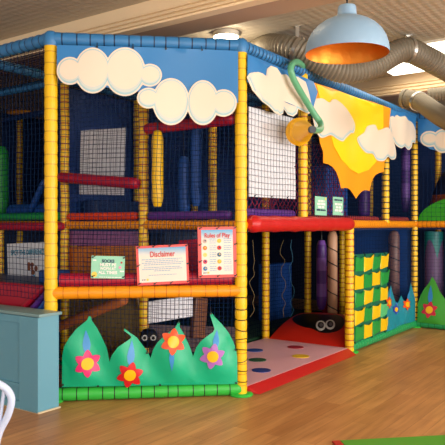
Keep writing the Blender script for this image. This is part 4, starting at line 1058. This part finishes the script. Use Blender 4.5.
# ------------------------------------------------------------------ half height partition
K = ground(39.5, 413.7)
pt = thing('partition_unit', K, 'low blue grey panelled partition end in front of the play frame', 'partition')
ht = .735; LW = 3.0; wd = .195
mb = MB(); mb.box(K+U*.006+W*.006, U*(wd-.012), W*LW, Z*(ht-.022)); mb.build('body', PARTB, pt, False, .004)
mb = MB(); mb.box(K-U*.012-W*.012+Z*(ht-.022), U*(wd+.024), W*(LW+.02), Z*.024); mb.build('top', TOPB, pt, True, .006, 30)['label'] = 'grey green top board'
mb = MB()
def strip(w0, w1, z0, z1, d=.014): mb.box(K+W*w0+Z*z0-U*d, U*(d+.006), W*(w1-w0), Z*(z1-z0))
strip(.0, .22, .0, ht-.025)                 # end stile
strip(.22, LW, ht-.08, ht-.025); strip(.22, LW, .0, .06); strip(1.25, 1.45, .06, ht-.08)
mb.build('panel_frame', PARTB, pt, False, .003)
mb = MB(); strip(.22, 1.25, .165, .185, .006); strip(.22, 1.25, .185, .192, .01); strip(.226, .236, .06, .165, .006); strip(1.45, LW, .165, .19, .006); mb.build('moulding', PARTB, pt, False, .002)
mb = MB(); mb.box(K-U*.014-W*.006, U*.008, W*LW, Z*.012); mb.box(K-W*.008-U*.01, U*(wd+.01), W*.008, Z*.012); mb.build('sealant_strip', mat('cream sealant', rgb(214, 196, 160), .6), pt, False)

# ------------------------------------------------------------------ white spindle chair
YC = 2.2; zt_ = H-154/F*YC
cx = -.935
ch = thing('spindle_chair', V((cx, YC+.2, 0)), 'white hoop back spindle chair at the bottom left corner', 'chair')
half = [(.0, zt_), (.08, zt_-.003), (.145, zt_-.013), (.183, zt_-.034), (.2, zt_-.062), (.2, zt_-.092), (.183, zt_-.14), (.155, zt_-.19), (.138, zt_-.24), (.128, zt_-.31), (.125, .445)]
def yback(z): return YC+.10-(z-.445)*.22
pts = [V((cx-x, yback(z), z)) for x, z in half[::-1]]+[V((cx+x, yback(z), z)) for x, z in half[1:]]
mb = MB(); mb.sweep(catmull(pts, 5), .013, 12); mb.build('hoop', CHAIRW, ch)
for k in range(-3, 4):
    x = k*.057; zz = zt_-.006-.9*(abs(k)/3)**3*.035; mb = MB(); P = [V((cx+x*.64, yback(.445), .445)), V((cx+x*.8, yback(.62), .62)), V((cx+x*1.05, yback(zz), zz))]
    mb.sweep(catmull(P, 4), .0065, 8); mb.build('spindle', CHAIRW, ch)
mb = MB(); seat = []
for q in range(32):
    a = 2*math.pi*q/32; seat.append((.21*math.copysign(abs(math.cos(a))**.75, math.cos(a)), .2*math.copysign(abs(math.sin(a))**.75, math.sin(a))))
for z, s in ((.425, .93), (.432, 1), (.452, 1), (.458, .96)): mb.v += [V((cx+x*s, YC+.24+y*s, z)) for x, y in seat]
for r_ in range(3): mb.bridge(r_*32, (r_+1)*32, 32)
mb.face(tuple(range(32))[::-1]); mb.face(tuple(96+k for k in range(32))); mb.build('seat', CHAIRW, ch)
for sx in (-1, 1):
    for sy in (-1, 1):
        mb = MB(); mb.sweep([V((cx+sx*.13, YC+.24+sy*.12, .43)), V((cx+sx*.155, YC+.24+sy*.145, .28)), V((cx+sx*.175, YC+.24+sy*.17, .12)), V((cx+sx*.19, YC+.24+sy*.19, 0))], lambda i: (.016, .02, .017, .011)[i], 10); mb.build('leg', CHAIRW, ch)
    mb = MB(); mb.tube(V((cx+sx*.167, YC+.08, .2)), V((cx+sx*.167, YC+.40, .2)), .009, 8); mb.build('stretcher', CHAIRW, ch)
mb = MB(); mb.tube(V((cx-.167, YC+.24, .2)), V((cx+.167, YC+.24, .2)), .009, 8); mb.build('stretcher', CHAIRW, ch)

# ------------------------------------------------------------------ play mat bottom right
g0, g1 = ground(340, 442), ground(446, 436.6); ex = (g1-g0).normalized(); ey = V((ex.y, -ex.x, 0))
pm = thing('play_mat', g0, 'bright green floor mat at the bottom right corner', 'mat')
mb = MB(); mb.box(g0+Z*.0, ex*2.2, ey*1.2, Z*.012); mb.build('green_section', vinyl('lime mat', 84, 160, 40, .6, .05), pm, False, .004)
mb = MB(); mb.box(g0-ex*.055, ex*.053, ey*1.2, Z*.012); mb.build('red_section', vinyl('mat red', 190, 40, 24, .6, .05), pm, False, .004)['label'] = 'red section'

# ------------------------------------------------------------------ light
def area(name, loc, direction, sx, sy, e, col):
    l = bpy.data.lights.new(name, 'AREA'); l.shape = 'RECTANGLE'; l.size = sx; l.size_y = sy; l.energy = e; l.color = col
    o = bpy.data.objects.new(name, l); COL.objects.link(o); o.location = loc; o.rotation_euler = V(direction).to_track_quat('-Z', 'Y').to_euler(); return o
for a, b in WINS: area('added_window_fill', G((a+b)/2, W0-.1, 1.7), W, b-a, 1.8, 275, (1, .975, .945))  # added fill at the unseen windows, brightens beam face and frame front
for a, b in WIN2: area('added_window_fill', G(U0-.1, (a+b)/2, 1.7), U, b-a, 1.8, 62, (.93, .96, 1))  # cooler added fill from the unseen windows behind the camera
# flush lamps out of the picture; those behind the camera are added to brighten
flush(G(-1.3, -.6, ZC), 'round flush ceiling light above and before the corner post', 8)
for u, w, e in ((-5.6, -3.0, 6), (-5.6, .6, 5), (-5.6, -5.8, 6)):
    flush(G(u, w, ZC), 'added unseen flush light behind the camera', e)
w = bpy.data.worlds.new('world'); SC.world = w; w.use_nodes = True
w.node_tree.nodes['Background'].inputs[0].default_value = (.75, .85, 1, 1); w.node_tree.nodes['Background'].inputs[1].default_value = .6
SC.view_settings.view_transform = 'Standard'; SC.view_settings.look = 'None'; SC.view_settings.gamma = 1; SC.view_settings.exposure = 0
